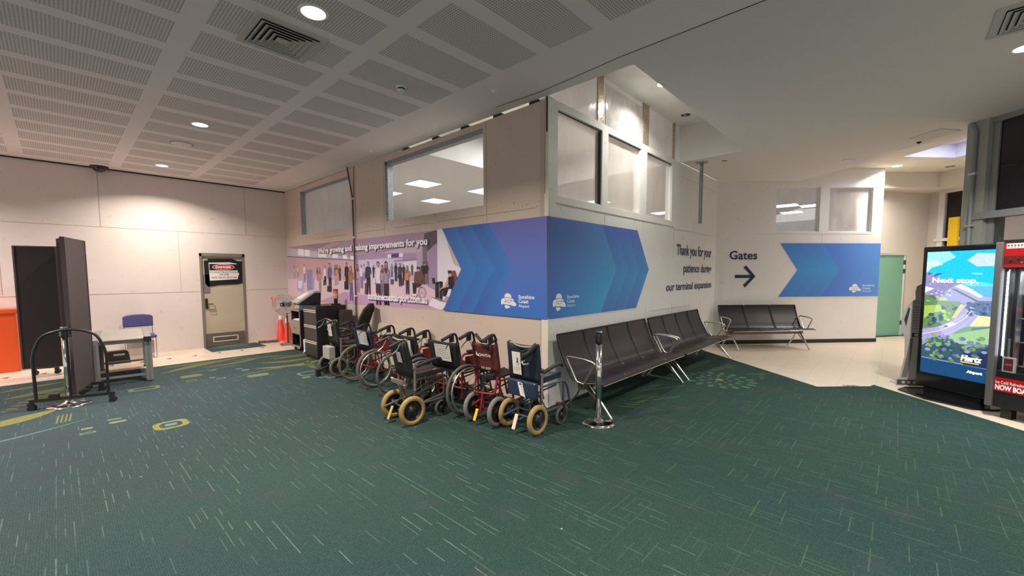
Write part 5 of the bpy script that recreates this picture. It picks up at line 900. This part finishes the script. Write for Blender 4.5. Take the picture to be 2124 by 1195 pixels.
g = MB(); g.tube([(.08, .11, .22), (-.13, .13, .17)], .013, 8); g.tube([(.1, -.12, .30), (.47, -.13, .42)], .013, 8); g.tube([(.1, -.14, .19), (.46, -.14, .25)], .013, 8); g.build('tipping_lever', M_GREY, d_)
pr = Print(); pr.M = Matrix.Translation((.40, -.05, .524)) @ Matrix.Rotation(-math.pi/2, 4, 'X'); pr.poly('a8782c', [(-.03, 0), (.02, .02), (.04, -.01), (.01, -.012)]); pr.build('cushion_badge', M_PAPER, d_)
# ---------------------------------------------------------------- office chair, leaning table, cabinets
o = thing('office_chair', 'black office chair with tall curved back between the wheelchairs and the wall', 'chair', (-.36, 4.22, .006), R(123))
g = MB(); prof = [(-.14, .50), (-.18, .60), (-.24, .74), (-.31, .90), (-.37, 1.02), (-.395, 1.09)]
pts = round_path([(x_, 0, z_) for x_, z_ in prof], .05, 3); vs = []; fs = []; K = 8
for i, p in enumerate(pts):
    t = i/(len(pts)-1); wd = .20*(1-.35*t**3)*(math.sin(min(1, (1-t)*5+.15)*math.pi/2))
    for k in range(K+1): u = k/K*2-1; vs.append((p.x-.03-.03*(1-u*u), u*wd, p.z)); 
n1 = len(vs)
for i, p in enumerate(pts):
    t = i/(len(pts)-1); wd = .20*(1-.35*t**3)*(math.sin(min(1, (1-t)*5+.15)*math.pi/2))
    for k in range(K+1): u = k/K*2-1; vs.append((p.x+.02+.02*(1-u*u), u*wd, p.z))
for i in range(len(pts)-1):
    for k in range(K): q = i*(K+1)+k; fs += [(q, q+1, q+K+2, q+K+1), (n1+q, n1+q+K+1, n1+q+K+2, n1+q+1)]
    q = i*(K+1); fs += [(q, q+K+1, n1+q+K+1, n1+q), (q+K, n1+q+K, n1+q+2*K+1, q+2*K+1)]
g.add(vs, fs, True); g.build('backrest', mat('black_mesh_fabric', (.018, .015, .016), .7), o)
g = MB(); g.lathe([(.0001, .50), (.20, .50), (.235, .47), (.22, .43), (.0001, .42)], 24); g.build('seat', MATS['black_mesh_fabric'], o)
g = MB(); g.cyl((0, 0, .10), .03, .33); g.tube([(0, 0, .42), (-.22, 0, .43), (-.20, 0, .58)], .02, 8, .05); g.build('stem', M_BK, o)
g = MB()
for k in range(5):
    a_ = 2*math.pi*k/5; g.tube([(0, 0, .13), (.27*math.cos(a_), .27*math.sin(a_), .08)], .02, 8); g.cyl((.27*math.cos(a_), .27*math.sin(a_)-.02, .03), .03, .04, 12, 'Y')
g.build('star_base', M_BK, o)
for s_ in (-1, 1): g = MB(); g.tube([(-.12, s_*.22, .46), (-.12, s_*.27, .66), (.14, s_*.27, .67)], .016, 8, .04); g.build('armrest', M_BK, o)
o = thing('folding_table', 'cream folding table top leaning against the wall behind the wheelchairs', 'table', (-.16, 2.98, .006), R(-90))
g = MB(); g.M = Matrix.Rotation(R(-8), 4, 'X'); g.prism([(-.74, .0), (.74, .0), (.74, .71), (.70, .76), (-.70, .76), (-.74, .71)], -.045, 0, 'Y'); g.build('table_top', mat('cream_plastic', (.55, .48, .37), .5), o, .006)
g = MB(); g.M = Matrix.Rotation(R(-8), 4, 'X')
for x_ in (-.6, .6): g.tube([(x_, -.055, .12), (x_, -.055, .62)], .012, 8)
g.build('folded_leg', M_STEEL, o)
# filing cabinet
o = thing('filing_cabinet', 'black three-drawer metal filing cabinet with silver double handles', 'filing cabinet', (-.415, 5.165, .006), R(-90))
M_CAB = mat('black_cabinet', (.016, .014, .014), .35); M_DRW = mat('charcoal_drawer', (.032, .028, .027), .4)
g = MB(); g.span(-.295, .295, -.27, .285, .0, 1.02); g.build('cabinet_body', M_CAB, o, .004)
g = MB(); g.span(-.292, .292, -.288, -.27, .945, 1.02); g.build('top_rail', M_DRW, o)
for i, z in enumerate((.06, .36, .655)):
    g = MB(); g.span(-.285, .285, -.29, -.272, z, z+.28); dw = g.build('drawer', M_DRW, o, .003)
    for zz in (.245, .278): g = MB(); g.span(-.28, .28, -.30, -.288, z+zz-.006, z+zz+.012); g.build('pull', mat('bright_alu', (.8, .78, .74), .25, .6), dw)
g = MB(); g.cyl((.22, -.302, .985), .012, .014, 12, 'Y'); g.build('lock', M_STEEL, o)
o = thing('side_cabinet', 'dark plum low cabinet standing behind the black filing cabinet', 'cabinet', (-.19, 4.74, .006), R(-90))
g = MB(); g.span(-.09, .09, -.10, .08, 0, .93); g.build('cabinet_body', mat('plum_laminate', (.055, .035, .038), .5), o, .003); g = MB(); g.span(-.08, .08, -.112, -.10, .05, .88); g.build('door', MATS['plum_laminate'], o)
# jar on a stand
o = thing('jar', 'clear jar with red lid and yellow label on the filing cabinet', 'jar', (-.26, 5.02, 1.146)); g = MB(); g.cyl((0, 0, 0), .045, .15, 20); g.build('glass', mat('murky_glass', (.30, .26, .27), .15), o); g = MB(); g.cyl((0, 0, .15), .048, .035, 20); g.build('lid', mat('red_lid', (.55, .02, .02), .4), o); g = MB(); g.cyl((0, 0, .035), .0465, .07, 20); g.build('label', mat('yellow_label', (.60, .42, .02), .5), o)
g = MB(); g.box((0, 0, .012), (.13, .13, .024)); g.box((0, 0, .07), (.06, .05, .12)); at(tag(g.build('scanner_dock', M_BLACK, None, .006), 'small black device stand under the red-lidded jar', 'stand'), (-.26, 5.02, 1.026))
# printer terminal
o = thing('check_in_terminal', 'grey and black sloped desk terminal on the black filing cabinet', 'terminal', (-.52, 5.54, 1.026), R(-90)); o.scale = (.72, .78, .95)
g = MB(); g.prism([(.16, .0), (.18, .24), (.02, .235), (-.36, .04), (-.36, .0)][::-1], -.20, .20, 'X'); g.M = Matrix.Identity(4); x_ = g.build('terminal_body', M_CAB, o, .01); x_.rotation_euler = (0, 0, R(0))
g = MB(); g.prism([(.185, .235), (.165, .285), (.02, .28), (-.40, .075), (-.40, .03), (-.36, .03), (.02, .235)][::-1], -.215, .215, 'X'); g.build('top_shell', mat('warm_grey_plastic', (.38, .36, .34), .45), o, .012)
g = MB(); a_ = math.atan2(.205, .42); g.M = Matrix.Translation((0, -.19, .1845)) @ Matrix.Rotation(a_, 4, 'X'); g.box((-.02, 0, 0), (.28, .26, .008)); g.build('screen', mat('pale_green_screen', (.70, .76, .68), .25), o)
g = MB(); g.span(-.14, .10, -.38, -.24, -.11, -.005); o2 = tag(g.build('tissue_box', mat('blue_box', (.03, .09, .26), .5), None, .004), 'small blue box beneath the front of the grey terminal', 'box'); at(o2, (-.28, 5.66, 1.02), R(-90))
# trolley pedestal
o = thing('trolley_cabinet', 'beige and black wheeled pedestal with open shelves and one drawer', 'cabinet', (-.30, 6.30, .006), R(-90))
M_BG = mat('beige_laminate', (.30, .25, .19), .5)
g = MB(); 
for a in ((-.24, -.215, -.25, .22, .07, .85), (.215, .24, -.25, .22, .07, .85), (-.215, .215, .20, .22, .07, .85), (-.24, .24, -.25, .22, .85, .87), (-.215, .215, -.25, .2, .07, .10), (-.215, .215, -.25, .2, .62, .64), (-.215, .215, -.25, .2, .34, .36)): g.span(*a)
g.build('cabinet_body', [M_CAB], o)
g = MB(); g.span(-.235, .235, -.265, -.25, .36, .635); dw = g.build('drawer', M_BG, o, .004); g = MB(); g.tube([(-.06, -.268, .52), (-.05, -.29, .515), (.05, -.29, .515), (.06, -.268, .52)], .006, 6, .01); g.build('pull', M_STEEL, dw)
g = MB(); 
for a in ((-.24, -.215, .07, .36), (.215, .24, .07, .36), (-.24, .24, .07, .11), (-.24, -.215, .635, .86), (.215, .24, .635, .86), (-.24, .24, .84, .87)): g.span(a[0], a[1], -.262, -.25, a[2], a[3])
g.build('face_frame', M_BG, o)
g = MB(); g.span(-.19, .15, -.24, .1, .641, .655); g.span(-.15, .17, -.22, .05, .656, .668); g.build('shelf_papers', mat('paper_white', (.75, .73, .70), .6), o)
for x_, y_ in ((-.19, -.2), (.19, -.2), (-.19, .16), (.19, .16)): g = MB(); g.cyl((x_-.012, y_, .03), .03, .024, 14, 'X'); g.box((x_, y_, .062), (.04, .05, .016)); g.build('caster', M_BLACK, o)
g = MB(); g.add([(0, 0, 0), (.16, 0, .03), (.15, -.01, .26), (-.02, 0, .22), (.06, -.04, -.05)], [(0, 4, 1), (0, 1, 2, 3)]); g.add([(0, .004, 0), (.16, .004, .03), (.15, -.006, .26), (-.02, .004, .22)], [(3, 2, 1, 0)]); at(tag(g.build('paper_sheet', MATS['paper_white']), 'crumpled white paper sticking out between the trolley and filing cabinet', 'paper'), (-.56, 5.90, .06), R(-90))
g = MB(); g.tube([(0, 0, 0), (0, 0, .86), (.10, 0, .87), (.30, 0, .87), (.32, 0, .80)], .010, 8, .04); g.box((.16, .0, .42), (.26, .02, .78)); at(tag(g.build('folded_trolley', [M_BK]), 'black folded luggage trolley with tube handle between the two cabinets', 'trolley'), (-.50, 5.98, .006), R(-80))
# fan
o = thing('pedestal_fan', 'grey pedestal fan with round wire guard near the corner', 'fan', (-.36, 7.34, .0))
g = MB(); g.cyl((0, 0, 0), .17, .03, 28); g.build('base', mat('fan_base_grey', (.17, .16, .16), .5), o, .008); g = MB(); g.cyl((0.0, 0, .03), .018, .75, 12); g.build('pole', mat('fan_pole', (.06, .05, .055), .4), o)
gu = Matrix.Translation((-.05, 0, .93)) @ Matrix.Rotation(R(35), 4, 'Z'); WIRE = mat('fan_wire', (.42, .40, .38), .4, .4)
g = MB(); g.M = gu
for r_, x_ in ((.25, 0), (.245, -.03), (.20, -.06), (.14, -.075), (.09, -.08), (.22, .05)): g.lathe([(r_+.004*math.cos(t), x_+.004*math.sin(t)) for t in [2*math.pi*k/6 for k in range(7)]], 36, (0, 0, 0), 'X')
for k in range(44): a_ = 2*math.pi*k/44; c_a, s_a = math.cos(a_), math.sin(a_); g.tube([(-.08, .07*c_a, .07*s_a), (-.072, .15*c_a, .15*s_a), (-.03, .24*c_a, .24*s_a), (0, .25*c_a, .25*s_a), (.05, .22*c_a, .22*s_a), (.07, .10*c_a, .10*s_a)], .0018, 4, cap=False)
g.build('guard', WIRE, o)
g = MB(); g.M = gu
for k in range(3):
    a0 = 2*math.pi*k/3; vs = []
    for i in range(7):
        t = i/6; r_ = .05+.165*t; wd = .62*math.sin(.5+t*2.1)
        vs += [(-.02-.012, r_*math.cos(a0-wd), r_*math.sin(a0-wd)), (.015, r_*math.cos(a0+wd), r_*math.sin(a0+wd))]
    g.add(vs, [(2*i, 2*i+1, 2*i+3, 2*i+2) for i in range(6)], True)
g.build('blades', mat('fan_blade_grey', (.60, .58, .56), .35), o)
g = MB(); g.M = gu; g.cyl((-.095, 0, 0), .045, .025, 28, 'X'); g.build('hub_badge', M_BLACK, o); g = MB(); g.M = gu; g.cyl((-.099, 0, 0), .018, .005, 20, 'X'); g.k = 0; g.build('hub_logo', M_STEEL, o)
g = MB(); g.M = gu; g.cyl((.02, 0, 0), .07, .15, 20, 'X'); g.cyl((.08, 0, -.16), .035, .14, 14); g.build('motor_housing', M_BLACK, o)
g = MB(); g.M = gu; g.tube([(-.09, .22, .10), (-.10, .25, .16), (-.10, .20, .19), (-.10, .10, .15), (-.11, .02, .17)], .012, 6, .03); g.tube([(-.09, .22, .10), (-.10, .235, -.02), (-.10, .17, -.11), (-.10, .08, -.10)], .010, 6, .04)
tag(at(g.build('ribbon', mat('pink_ribbon', (.80, .16, .12), .5)), (-.36, 7.34, 0)), 'pinkish red plastic tie looped on the left of the fan guard', 'ribbon')
M_CONE = mat('fluorescent_red_cone', (.85, .07, .035), .45)
def cone(x, y, rz, tilt, label, h_=.52):
    o = thing('traffic_cone', label, 'traffic cone', (x, y, .0), rz); g = MB(); g.M = Matrix.Rotation(R(tilt), 4, 'Y'); g.lathe([(.105, .02), (.10, .05), (.045, h_), (.03, h_+.01), (.0001, h_+.01)], 24); g.build('cone', M_CONE, o)
    g = MB(); g.M = Matrix.Rotation(R(tilt), 4, 'Y'); g.lathe([(.11, .0), (.11, .02), (.0001, .021)], 24); g.build('foot', M_CONE, o); g = MB(); g.M = Matrix.Rotation(R(tilt), 4, 'Y'); g.lathe([(.044, h_+.0), (.034, h_+.10), (.0001, h_+.10)], 20); g.build('collar', M_WHITE, o)
cone(-.28, 8.02, 0, 0, 'fluorescent red cone with white top behind the fan, left of the pair'); cone(-.19, 7.80, R(40), -4, 'fluorescent red cone leaning against its neighbour behind the fan pole', .46)
g = MB(); g.prism([(-.15, -.04), (.12, -.09), (.14, .05), (-.13, .05)], .0, .05); g.box((-.20, .03, .03), (.16, .06, .05)); at(tag(g.build('vacuum_head', mat('dusty_brown_plastic', (.12, .08, .075), .6), None, .008), 'flat brownish vacuum floor head lying on the tiles by the fan', 'vacuum head'), (-.52, 7.93, 0), R(0))
# ---------------------------------------------------------------- left side
M_PANF = mat('dark_brown_panel_fabric', (.020, .015, .014), .9, noise=120, amt=.4); M_PANL = mat('brown_panel_fabric', (.060, .045, .042), .9, noise=120, amt=.35); M_PE = mat('panel_edge', (.07, .05, .048), .4, .3)
o = thing('privacy_screen', 'folding dark fabric partition on black arched tube frames with casters', 'screen', (0, 0, 0))
def leafp(p, q, z0, z1, m_, nm='fabric_panel'):
    dx, dy = q[0]-p[0], q[1]-p[1]; L = math.hypot(dx, dy); g = MB(); g.M = Matrix.Translation((p[0], p[1], 0)) @ Matrix.Rotation(math.atan2(dy, dx), 4, 'Z'); g.span(0.02, L-.02, -.018, .018, z0, z1); pn = g.build(nm, m_, o)
    e = MB(); e.M = g.M; e.span(0, .022, -.024, .024, z0-.01, z1+.01); e.span(L-.022, L, -.024, .024, z0-.01, z1+.01); e.span(0, L, -.02, .02, z1, z1+.015); e.span(0, L, -.02, .02, z0-.015, z0); e.build('edge_trim', M_PE, pn)
leafp((-3.865, 4.53), (-3.66, 5.26), .13, 2.075, M_PANL); leafp((-4.37, 7.0), (-3.90, 6.85), .16, 2.06, M_PANF); leafp((-4.33, 7.12), (-3.86, 6.97), .16, 2.06, M_PANF); leafp((-3.89, 4.72), (-3.80, 6.8), .16, 2.06, M_PANF)
def arch(p, q, h_, bar=True):
    dx, dy = q[0]-p[0], q[1]-p[1]; L = math.hypot(dx, dy); T_ = Matrix.Translation((p[0], p[1], 0)) @ Matrix.Rotation(math.atan2(dy, dx), 4, 'Z')
    if h_: g = MB(); g.M = T_; g.tube([(.04, 0, .12), (.035, 0, h_-.28), (.12, 0, h_-.06), (.30, 0, h_), (L-.30, 0, h_), (L-.12, 0, h_-.06), (L-.035, 0, h_-.28), (L-.04, 0, .12)], .0155, 10, .12); g.tube([(L*.47, 0, .1), (L*.47, 0, h_)], .014, 8); g.build('arch_frame', M_BK, o)
    g = MB(); g.M = T_; g.span(-.02, L+.02, -.014, .014, .095, .13); g.build('base_bar', M_BK, o)
    for x_ in (.0, L): g = MB(); g.M = T_; g.cyl((x_, -.035, .033), .034, .022, 16, 'Y'); g.cyl((x_, .012, .033), .034, .022, 16, 'Y'); g.box((x_-.01, 0, .075), (.05, .04, .03)); g.build('caster', M_BLACK, o)
arch((-4.215, 4.50), (-3.525, 4.28), .955); arch((-3.83, 5.17), (-3.58, 5.09), 0); arch((-4.25, 7.20), (-4.0, 7.12), 0)
g = MB(); g.box((-4.03, 4.44, .145), (.085, .05, .045), R(-18)); g.build('clamp', M_BK, o)
# aluminium table
M_TBL = mat('aluminium_profile', (.34, .34, .33), .35, .6, noise=10, amt=.15)
o = thing('work_table', 'aluminium profile work table with pale grey top and four thick legs', 'table', (-3.27, 6.08, 0), R(-4.7))
g = MB(); g.span(-.25, .25, -.74, .74, .655, .675); g.tube([(-.25, -.745, .66), (.25, -.745, .66)], .018, 8); g.build('table_top', mat('pale_grey_top', (.34, .30, .26), .5), o)
g = MB(); g.span(-.33, -.25, -.78, .76, .625, .685); g.span(.25, .33, -.78, .76, .625, .685); g.span(-.3, .3, -.72, -.68, .60, .65); g.span(-.3, .3, .68, .72, .60, .65); g.build('rail', M_TBL, o, .005)
for x_, y_ in ((-.29, -.74), (.29, -.74), (-.29, .72), (.29, .72)):
    z0 = .02; g = MB(); g.span(x_-.04, x_+.04, y_-.04, y_+.04, z0, .63); 
    g.k = 1; g.span(x_-.014, x_+.014, y_-.043, y_-.04, z0, .62); g.build('leg', [M_TBL, mat('profile_groove', (.16, .16, .16), .5)], o); g = MB(); g.span(x_-.045, x_+.045, y_-.045, y_+.045, 0.006, .02); g.build('foot', M_BLACK, o)
for y_ in (-.74, .72): g = MB(); g.span(-.26, .26, y_-.015, y_+.015, .10, .13); g.build('stretcher', M_TBL, o)
g = MB(); g.box((.285, -.79, .655), (.09, .04, .07)); g.build('corner_clamp', M_BLACK, o)
# blue chair
o = thing('visitor_chair', 'blue padded chair with thin chrome legs behind the aluminium table', 'chair', (-2.89, 7.80, 0), R(0))
M_BLU = mat('violet_blue_fabric', (.085, .075, .22), .85, noise=80, amt=.3)
g = MB(); g.prism([(-.225, .60), (.225, .60), (.225, .80), (.19, .825), (.10, .842), (0, .848), (-.10, .842), (-.19, .825), (-.225, .80)], .13, .19, 'Y'); g.build('backrest', M_BLU, o, .02, 3)
g = MB(); g.span(-.225, .225, -.26, .13, .40, .46); g.build('seat', M_BLU, o, .02, 3)
for x_ in (-.21, .21):
    for y_ in (-.23, .17): g = MB(); g.tube([(x_, y_, 0), (x_, y_, .40 if y_ < 0 else .70)], .008, 8); g.build('leg', M_STEEL, o)
g = MB(); g.box((-.0, -.02, .20), (.40, .006, .26)); g.build('modesty_panel', mat('cream_panel', (.55, .47, .40), .7), o)
g = MB(); g.prism([(-.15, 0), (.18, 0), (.155, .20), (.12, .235), (-.12, .235), (-.15, .2)], -.07, .07, 'Y'); g.k = 1; g.span(-.05, .10, -.072, -.069, .15, .185)
at(tag(g.build('carry_case', [M_BLACK, mat('grey_label', (.30, .28, .27), .5)]), 'black carry case with grey label on the tiles under the table', 'case'), (-3.26, 7.42, 0.0), 0)
# orange bin
o = thing('storage_bin', 'tall orange storage bin behind the dark partition at the left picture edge', 'bin', (-4.82, 7.98, 0)); M_OR = mat('orange_plastic', (.70, .085, .010), .45)
g = MB(); g.span(-.39, .39, -.19, .19, 0, .98); g.build('bin_body', M_OR, o, .01); g = MB(); g.span(-.41, .41, -.205, .205, .98, 1.06); g.build('lid', M_OR, o, .012)
# ---------------------------------------------------------------- advertising screen
AX, AY, AA = 3.981, -3.272, -126.19; SW = .92
o = thing('advertising_screen', 'tall black freestanding advertising display showing a coast road', 'display', (AX, AY, 0), R(AA))
M_GB = mat('gloss_black', (.008, .008, .009), .12); g = MB(); g.span(0, SW, 0, .09, .085, 1.953); g.build('housing', M_GB, o, .015, 3)
g = MB(); g.prism([(-.05, -.22), (.35, -.36), (.80, -.30), (.90, -.1), (.88, .32), (.4, .42), (-.02, .30), (-.12, 0)], 0, .022); g.build('floor_plate', M_GB, o, .006)
g = MB(); g.span(.1, .7, .01, .08, .02, .09); g.build('neck', M_GB, o)
pr = Print(); pr.STEP = .0002; clip = lambda p: (min(max(p[0], .052), SW-.045), min(max(p[1], .279), 1.884)); pr.d = -.002
pr.rect('12406a', .052, SW-.045, .279, 1.884); pr.up()
for c, pts in AD: pr.poly(c, [clip(p) for p in [(x+(.16 if x > .70 else 0), z) for x, z in pts]]); pr.up()
for i in range(4): pr.line('9a8fc0' if i < 3 else 'a096c8', [(max(x, .055), z-.07+.035*i) for x, z in ROADLINE], .045)
pr.up()
for c, x, z, r_ in BLOBS:
    if .06+r_ < x < SW-.05-r_ and z > .30: pr.disc(c, x, z, r_, r_*.7, 9)
pr.up(); pr.line('cfd4f2', ROADLINE, .008); pr.poly('f2f6fa', [(.30, .935), (.33, .965), (.38, .978), (.41, .972), (.405, .95), (.34, .925)]); pr.up(); pr.poly('1c2048', [(.285, .925), (.32, .94), (.34, .925), (.30, .915)])
pr.text('eef6ff', 'Next stop,', .128, .605, 1.462, 1.548, .035); pr.text('f4f8ff', 'Hertz', .485, .685, .515, .59, .05, .06); pr.rect('f2d21c', .487, .665, .494, .506)
pr.build('screen', printed('lit_screen', .2, emit=1.0, noise=.25), o)
pr = Print(); pr.d = -.003; pr.text('ffffff', 'Airport', .55, .70, .365, .405, .06); pr.build('lit_lettering', printed('lit_lettering_glow', .2, emit=2.2), o)
lamp('screen_glow', 'AREA', (AX-.55*.59+(-.807)*.05, AY-.55*.807+.59*.05, 1.1), 5, (.6, .85, 1), .8, 170, (R(90), 0, R(AA)))
# cardboard figure
def cutout():
    o = thing('cardboard_figure', 'black and white cardboard cut-out of a standing figure behind the display', 'cutout', (4.31, -3.30, 0), R(-56))
    pr = Print(); pts = [(-.26, 0), (.26, 0), (.26, .09), (.20, .12), (.16, .42), (.17, .72), (.22, .80), (.21, 1.08), (.13, 1.20), (.075, 1.24), (.085, 1.34), (.07, 1.42), (.0, 1.46), (-.07, 1.42), (-.085, 1.34), (-.075, 1.24), (-.13, 1.20), (-.23, 1.05), (-.24, .78), (-.18, .70), (-.17, .42), (-.22, .12), (-.26, .09)]
    g = MB(); g.prism(pts, .0, .008, 'Y'); g.build('board', mat('cardboard_grey', (.42, .41, .40), .7), o)
    pr.d = -.001; pr.poly('b9b6b2', pts[3:8]+[(.10, 1.18), (-.10, 1.18)]+pts[17:22]); pr.up(); pr.rect('4a4446', -.25, .25, .01, .085); pr.poly('76706e', [(-.20, .12), (-.15, .42), (-.12, .68), (-.08, .68), (-.09, .42), (-.13, .12)]); pr.poly('76706e', [(.15, .12), (.12, .42), (.12, .68), (.07, .68), (.06, .42), (.09, .12)])
    pr.poly('c0c2c8', [(-.075, 1.28), (.075, 1.28), (.08, 1.38), (.0, 1.455), (-.08, 1.38)]); pr.up(); pr.poly('e8b898', [(-.06, 1.22), (.05, 1.22), (.06, 1.33), (-.065, 1.33)]); pr.rect('2a2a2c', -.10, .12, .70, .76)
    pr.up(); pr.rect('c8c5c0', -.07, -.02, .71, .75); pr.rect('c8c5c0', .02, .09, .71, .75)
    for k in range(9): pr.rect('6c6a6a', -.10, .10, .82+.038*k, .828+.038*k)
    for k in range(6): pr.disc('b5afb0', -.17+.07*k, .048, .022, .02, 8)
    pr.poly('3a3a3e', [(-.21, .95), (-.16, 1.13), (-.14, 1.10), (-.18, .85)]); pr.build('printed_face', M_PAPER, o)
    g = MB(); g.span(-.2, .2, .0, .22, 0, .012); g.build('foot', mat('cardboard_grey', (.4, .4, .4)), o)
cutout()
# ---------------------------------------------------------------- drinks fridge
o = thing('drinks_vending_machine', 'red and black drinks vending machine with lit glass front at the right picture edge', 'vending machine', (3.147, -3.840, 0), R(-126.2))
VW = .95
M_SIL = mat('grey_steel_pillar', (.13, .13, .13), .5, .2, noise=60, amt=.15); M_VR = printed('vending_graphics', .35)
g = MB(); g.span(0, VW, .52, .60, .12, 1.965); g.span(0, VW, .0, .6, .12, .30); g.span(0, VW, .0, .6, 1.93, 1.965); g.span(0, .03, .02, .6, .30, 1.93); g.span(VW-.03, VW, .0, .6, .3, 1.93); g.span(0, VW, .0, .6, 1.66, 1.93); g.span(0, VW, .02, .6, .30, .52); g.build('cabinet_body', M_BLACK, o)
g = MB(); g.span(-.006, .052, -.03, .03, .12, 1.945); g.build('side_pillar', M_SIL, o, .006)
for x_ in (.10, VW-.12):
    for y_ in (.08, .5): g = MB(); g.span(x_, x_+.09, y_-.04, y_+.04, 0, .12); g.build('foot', M_BLACK, o)
pr = Print(); pr.d = -.004; pr.rect('a01418', .055, VW, 1.665, 1.93); pr.rect('b3161a', .055, VW, .30, .455); pr.up(); pr.rect('5a1c18', .055, VW, 1.70, 1.79)
pr.text('f4eeee', 'Ice Cold Refreshments', .065, .36, .385, .42, .015); pr.text('ffffff', 'NOW BOARDING', .065, .47, .315, .375, .05)
random.seed(12)
for k in range(40): pr.disc(random.choice(('a0583a', '7a3428', 'c89a78', '3a1a18')), random.uniform(.08, VW-.03), random.uniform(1.72, 1.775), .012, .009, 7)
pr.up(); pr.rect('cfcac6', .07, .21, 1.87, 1.925); pr.up()
for k in range(5): pr.disc('6e5c58', .086+k*.026, 1.902, .009, .012, 8); pr.rect('6e5c58', .08+k*.026, .093+k*.026, 1.878, 1.884)
pr.build('front_graphics', M_VR, o)
g = MB(); g.span(.07, VW-.03, .005, .011, .52, 1.66); g.build('glass_door', film_mat('clear_glass', (.05, .05, .06), .12, .05), o)
g = MB(); g.span(.075, .086, .05, .09, .68, 1.64)
for k in range(52): g.span(.062, .075, .05, .08, .69+k*.018, .70+k*.018)
g.build('light_strip', glow('led_strip', (.85, .92, 1), 5.), o); g = MB(); g.span(.088, .10, .04, .1, .62, 1.655); g.span(.168, .18, .03, .1, .52, 1.655); g.build('inner_post', M_STEEL, o)
lamp('vending_glow', 'AREA', (3.15-.59*.4+(.807)*.18, -3.835-.807*.4-.59*.18, 1.64), 7, (.9, .95, 1), .3, 170)
for i, z in enumerate((.60, .86, 1.12, 1.38)): g = MB(); g.span(.185, VW-.04, .08, .5, z-.012, z); g.build('shelf', M_STEEL, o)
g = MB(); g.cyl((.13, .04, .62), .012, .27, 12); g.build('door_handle', M_STEEL, o)
ca, sa = math.cos(R(-126.2)), math.sin(R(-126.2))
def inv(x_, y_, z): return (3.147+ca*x_-sa*y_, -3.840+sa*x_+ca*y_, z)
BC = {'orange soft drink': ((.85, .20, .01), (.05, .09, .5)), 'red cola': ((.35, .02, .02), (.5, .02, .02)), 'clear water': ((.55, .65, .72), (.75, .78, .8)), 'dark cola': ((.03, .012, .01), (.5, .02, .02)), 'white milk': ((.7, .7, .68), (.05, .2, .6))}
order = ['orange soft drink', 'clear water', 'dark cola', 'white milk']; PL_ = ['bottom shelf', 'second shelf up', 'third shelf up', 'top shelf']
for si, z in enumerate((.60, .86, 1.12, 1.38)):
    for k in range(3):
        kd = order[(k+si) % 4] if k else ['orange soft drink', 'white milk', 'dark cola', 'clear water'][si]; bc, lc = BC[kd]; px, py, pz = inv(.232+.085*k, .15, z)
        q = thing('drink_bottle', '%s bottle in the vending machine, %s, %s' % (kd, PL_[si], ('at the left end', 'second from the left', 'third from the left')[k]), 'bottle', (px, py, pz), 0, 'bottles in the vending machine')
        g = MB(); g.lathe([(.0001, .001), (.034, .001), (.037, .02), (.034, .07), (.037, .12), (.030, .155), (.014, .185), (.014, .20)], 18); g.build('body', mat('bottle_'+kd.replace(' ', '_'), bc, .2), q); g = MB(); g.cyl((0, 0, .20), .016, .018, 12); g.build('cap', mat('cap_'+kd.replace(' ', '_'), lc, .4), q)
        g = MB(); g.lathe([(.0365, .065), (.0365, .115)], 18); g.build('label', mat('lbl_'+kd.replace(' ', '_'), lc, .5), q)
px, py, pz = inv(.145, .035, .52); g = MB(); g.span(-.052, .052, -.012, .012, 0, .165); o2 = tag(g.build('counter_sign', mat('sign_frame_white', (.62, .6, .6), .4)), 'small red cola sign in a white frame inside the vending machine', 'sign'); at(o2, (px, py, pz), R(-126.2))
pr = Print(); pr.d = -.0135; pr.rect('6a1418', -.038, .038, .015, .15); pr.up(); pr.text('c9a0a0', 'Coca-Cola', -.03, .024, .075, .10, .01, .2); pr.build('sign_face', M_PAPER, o2)
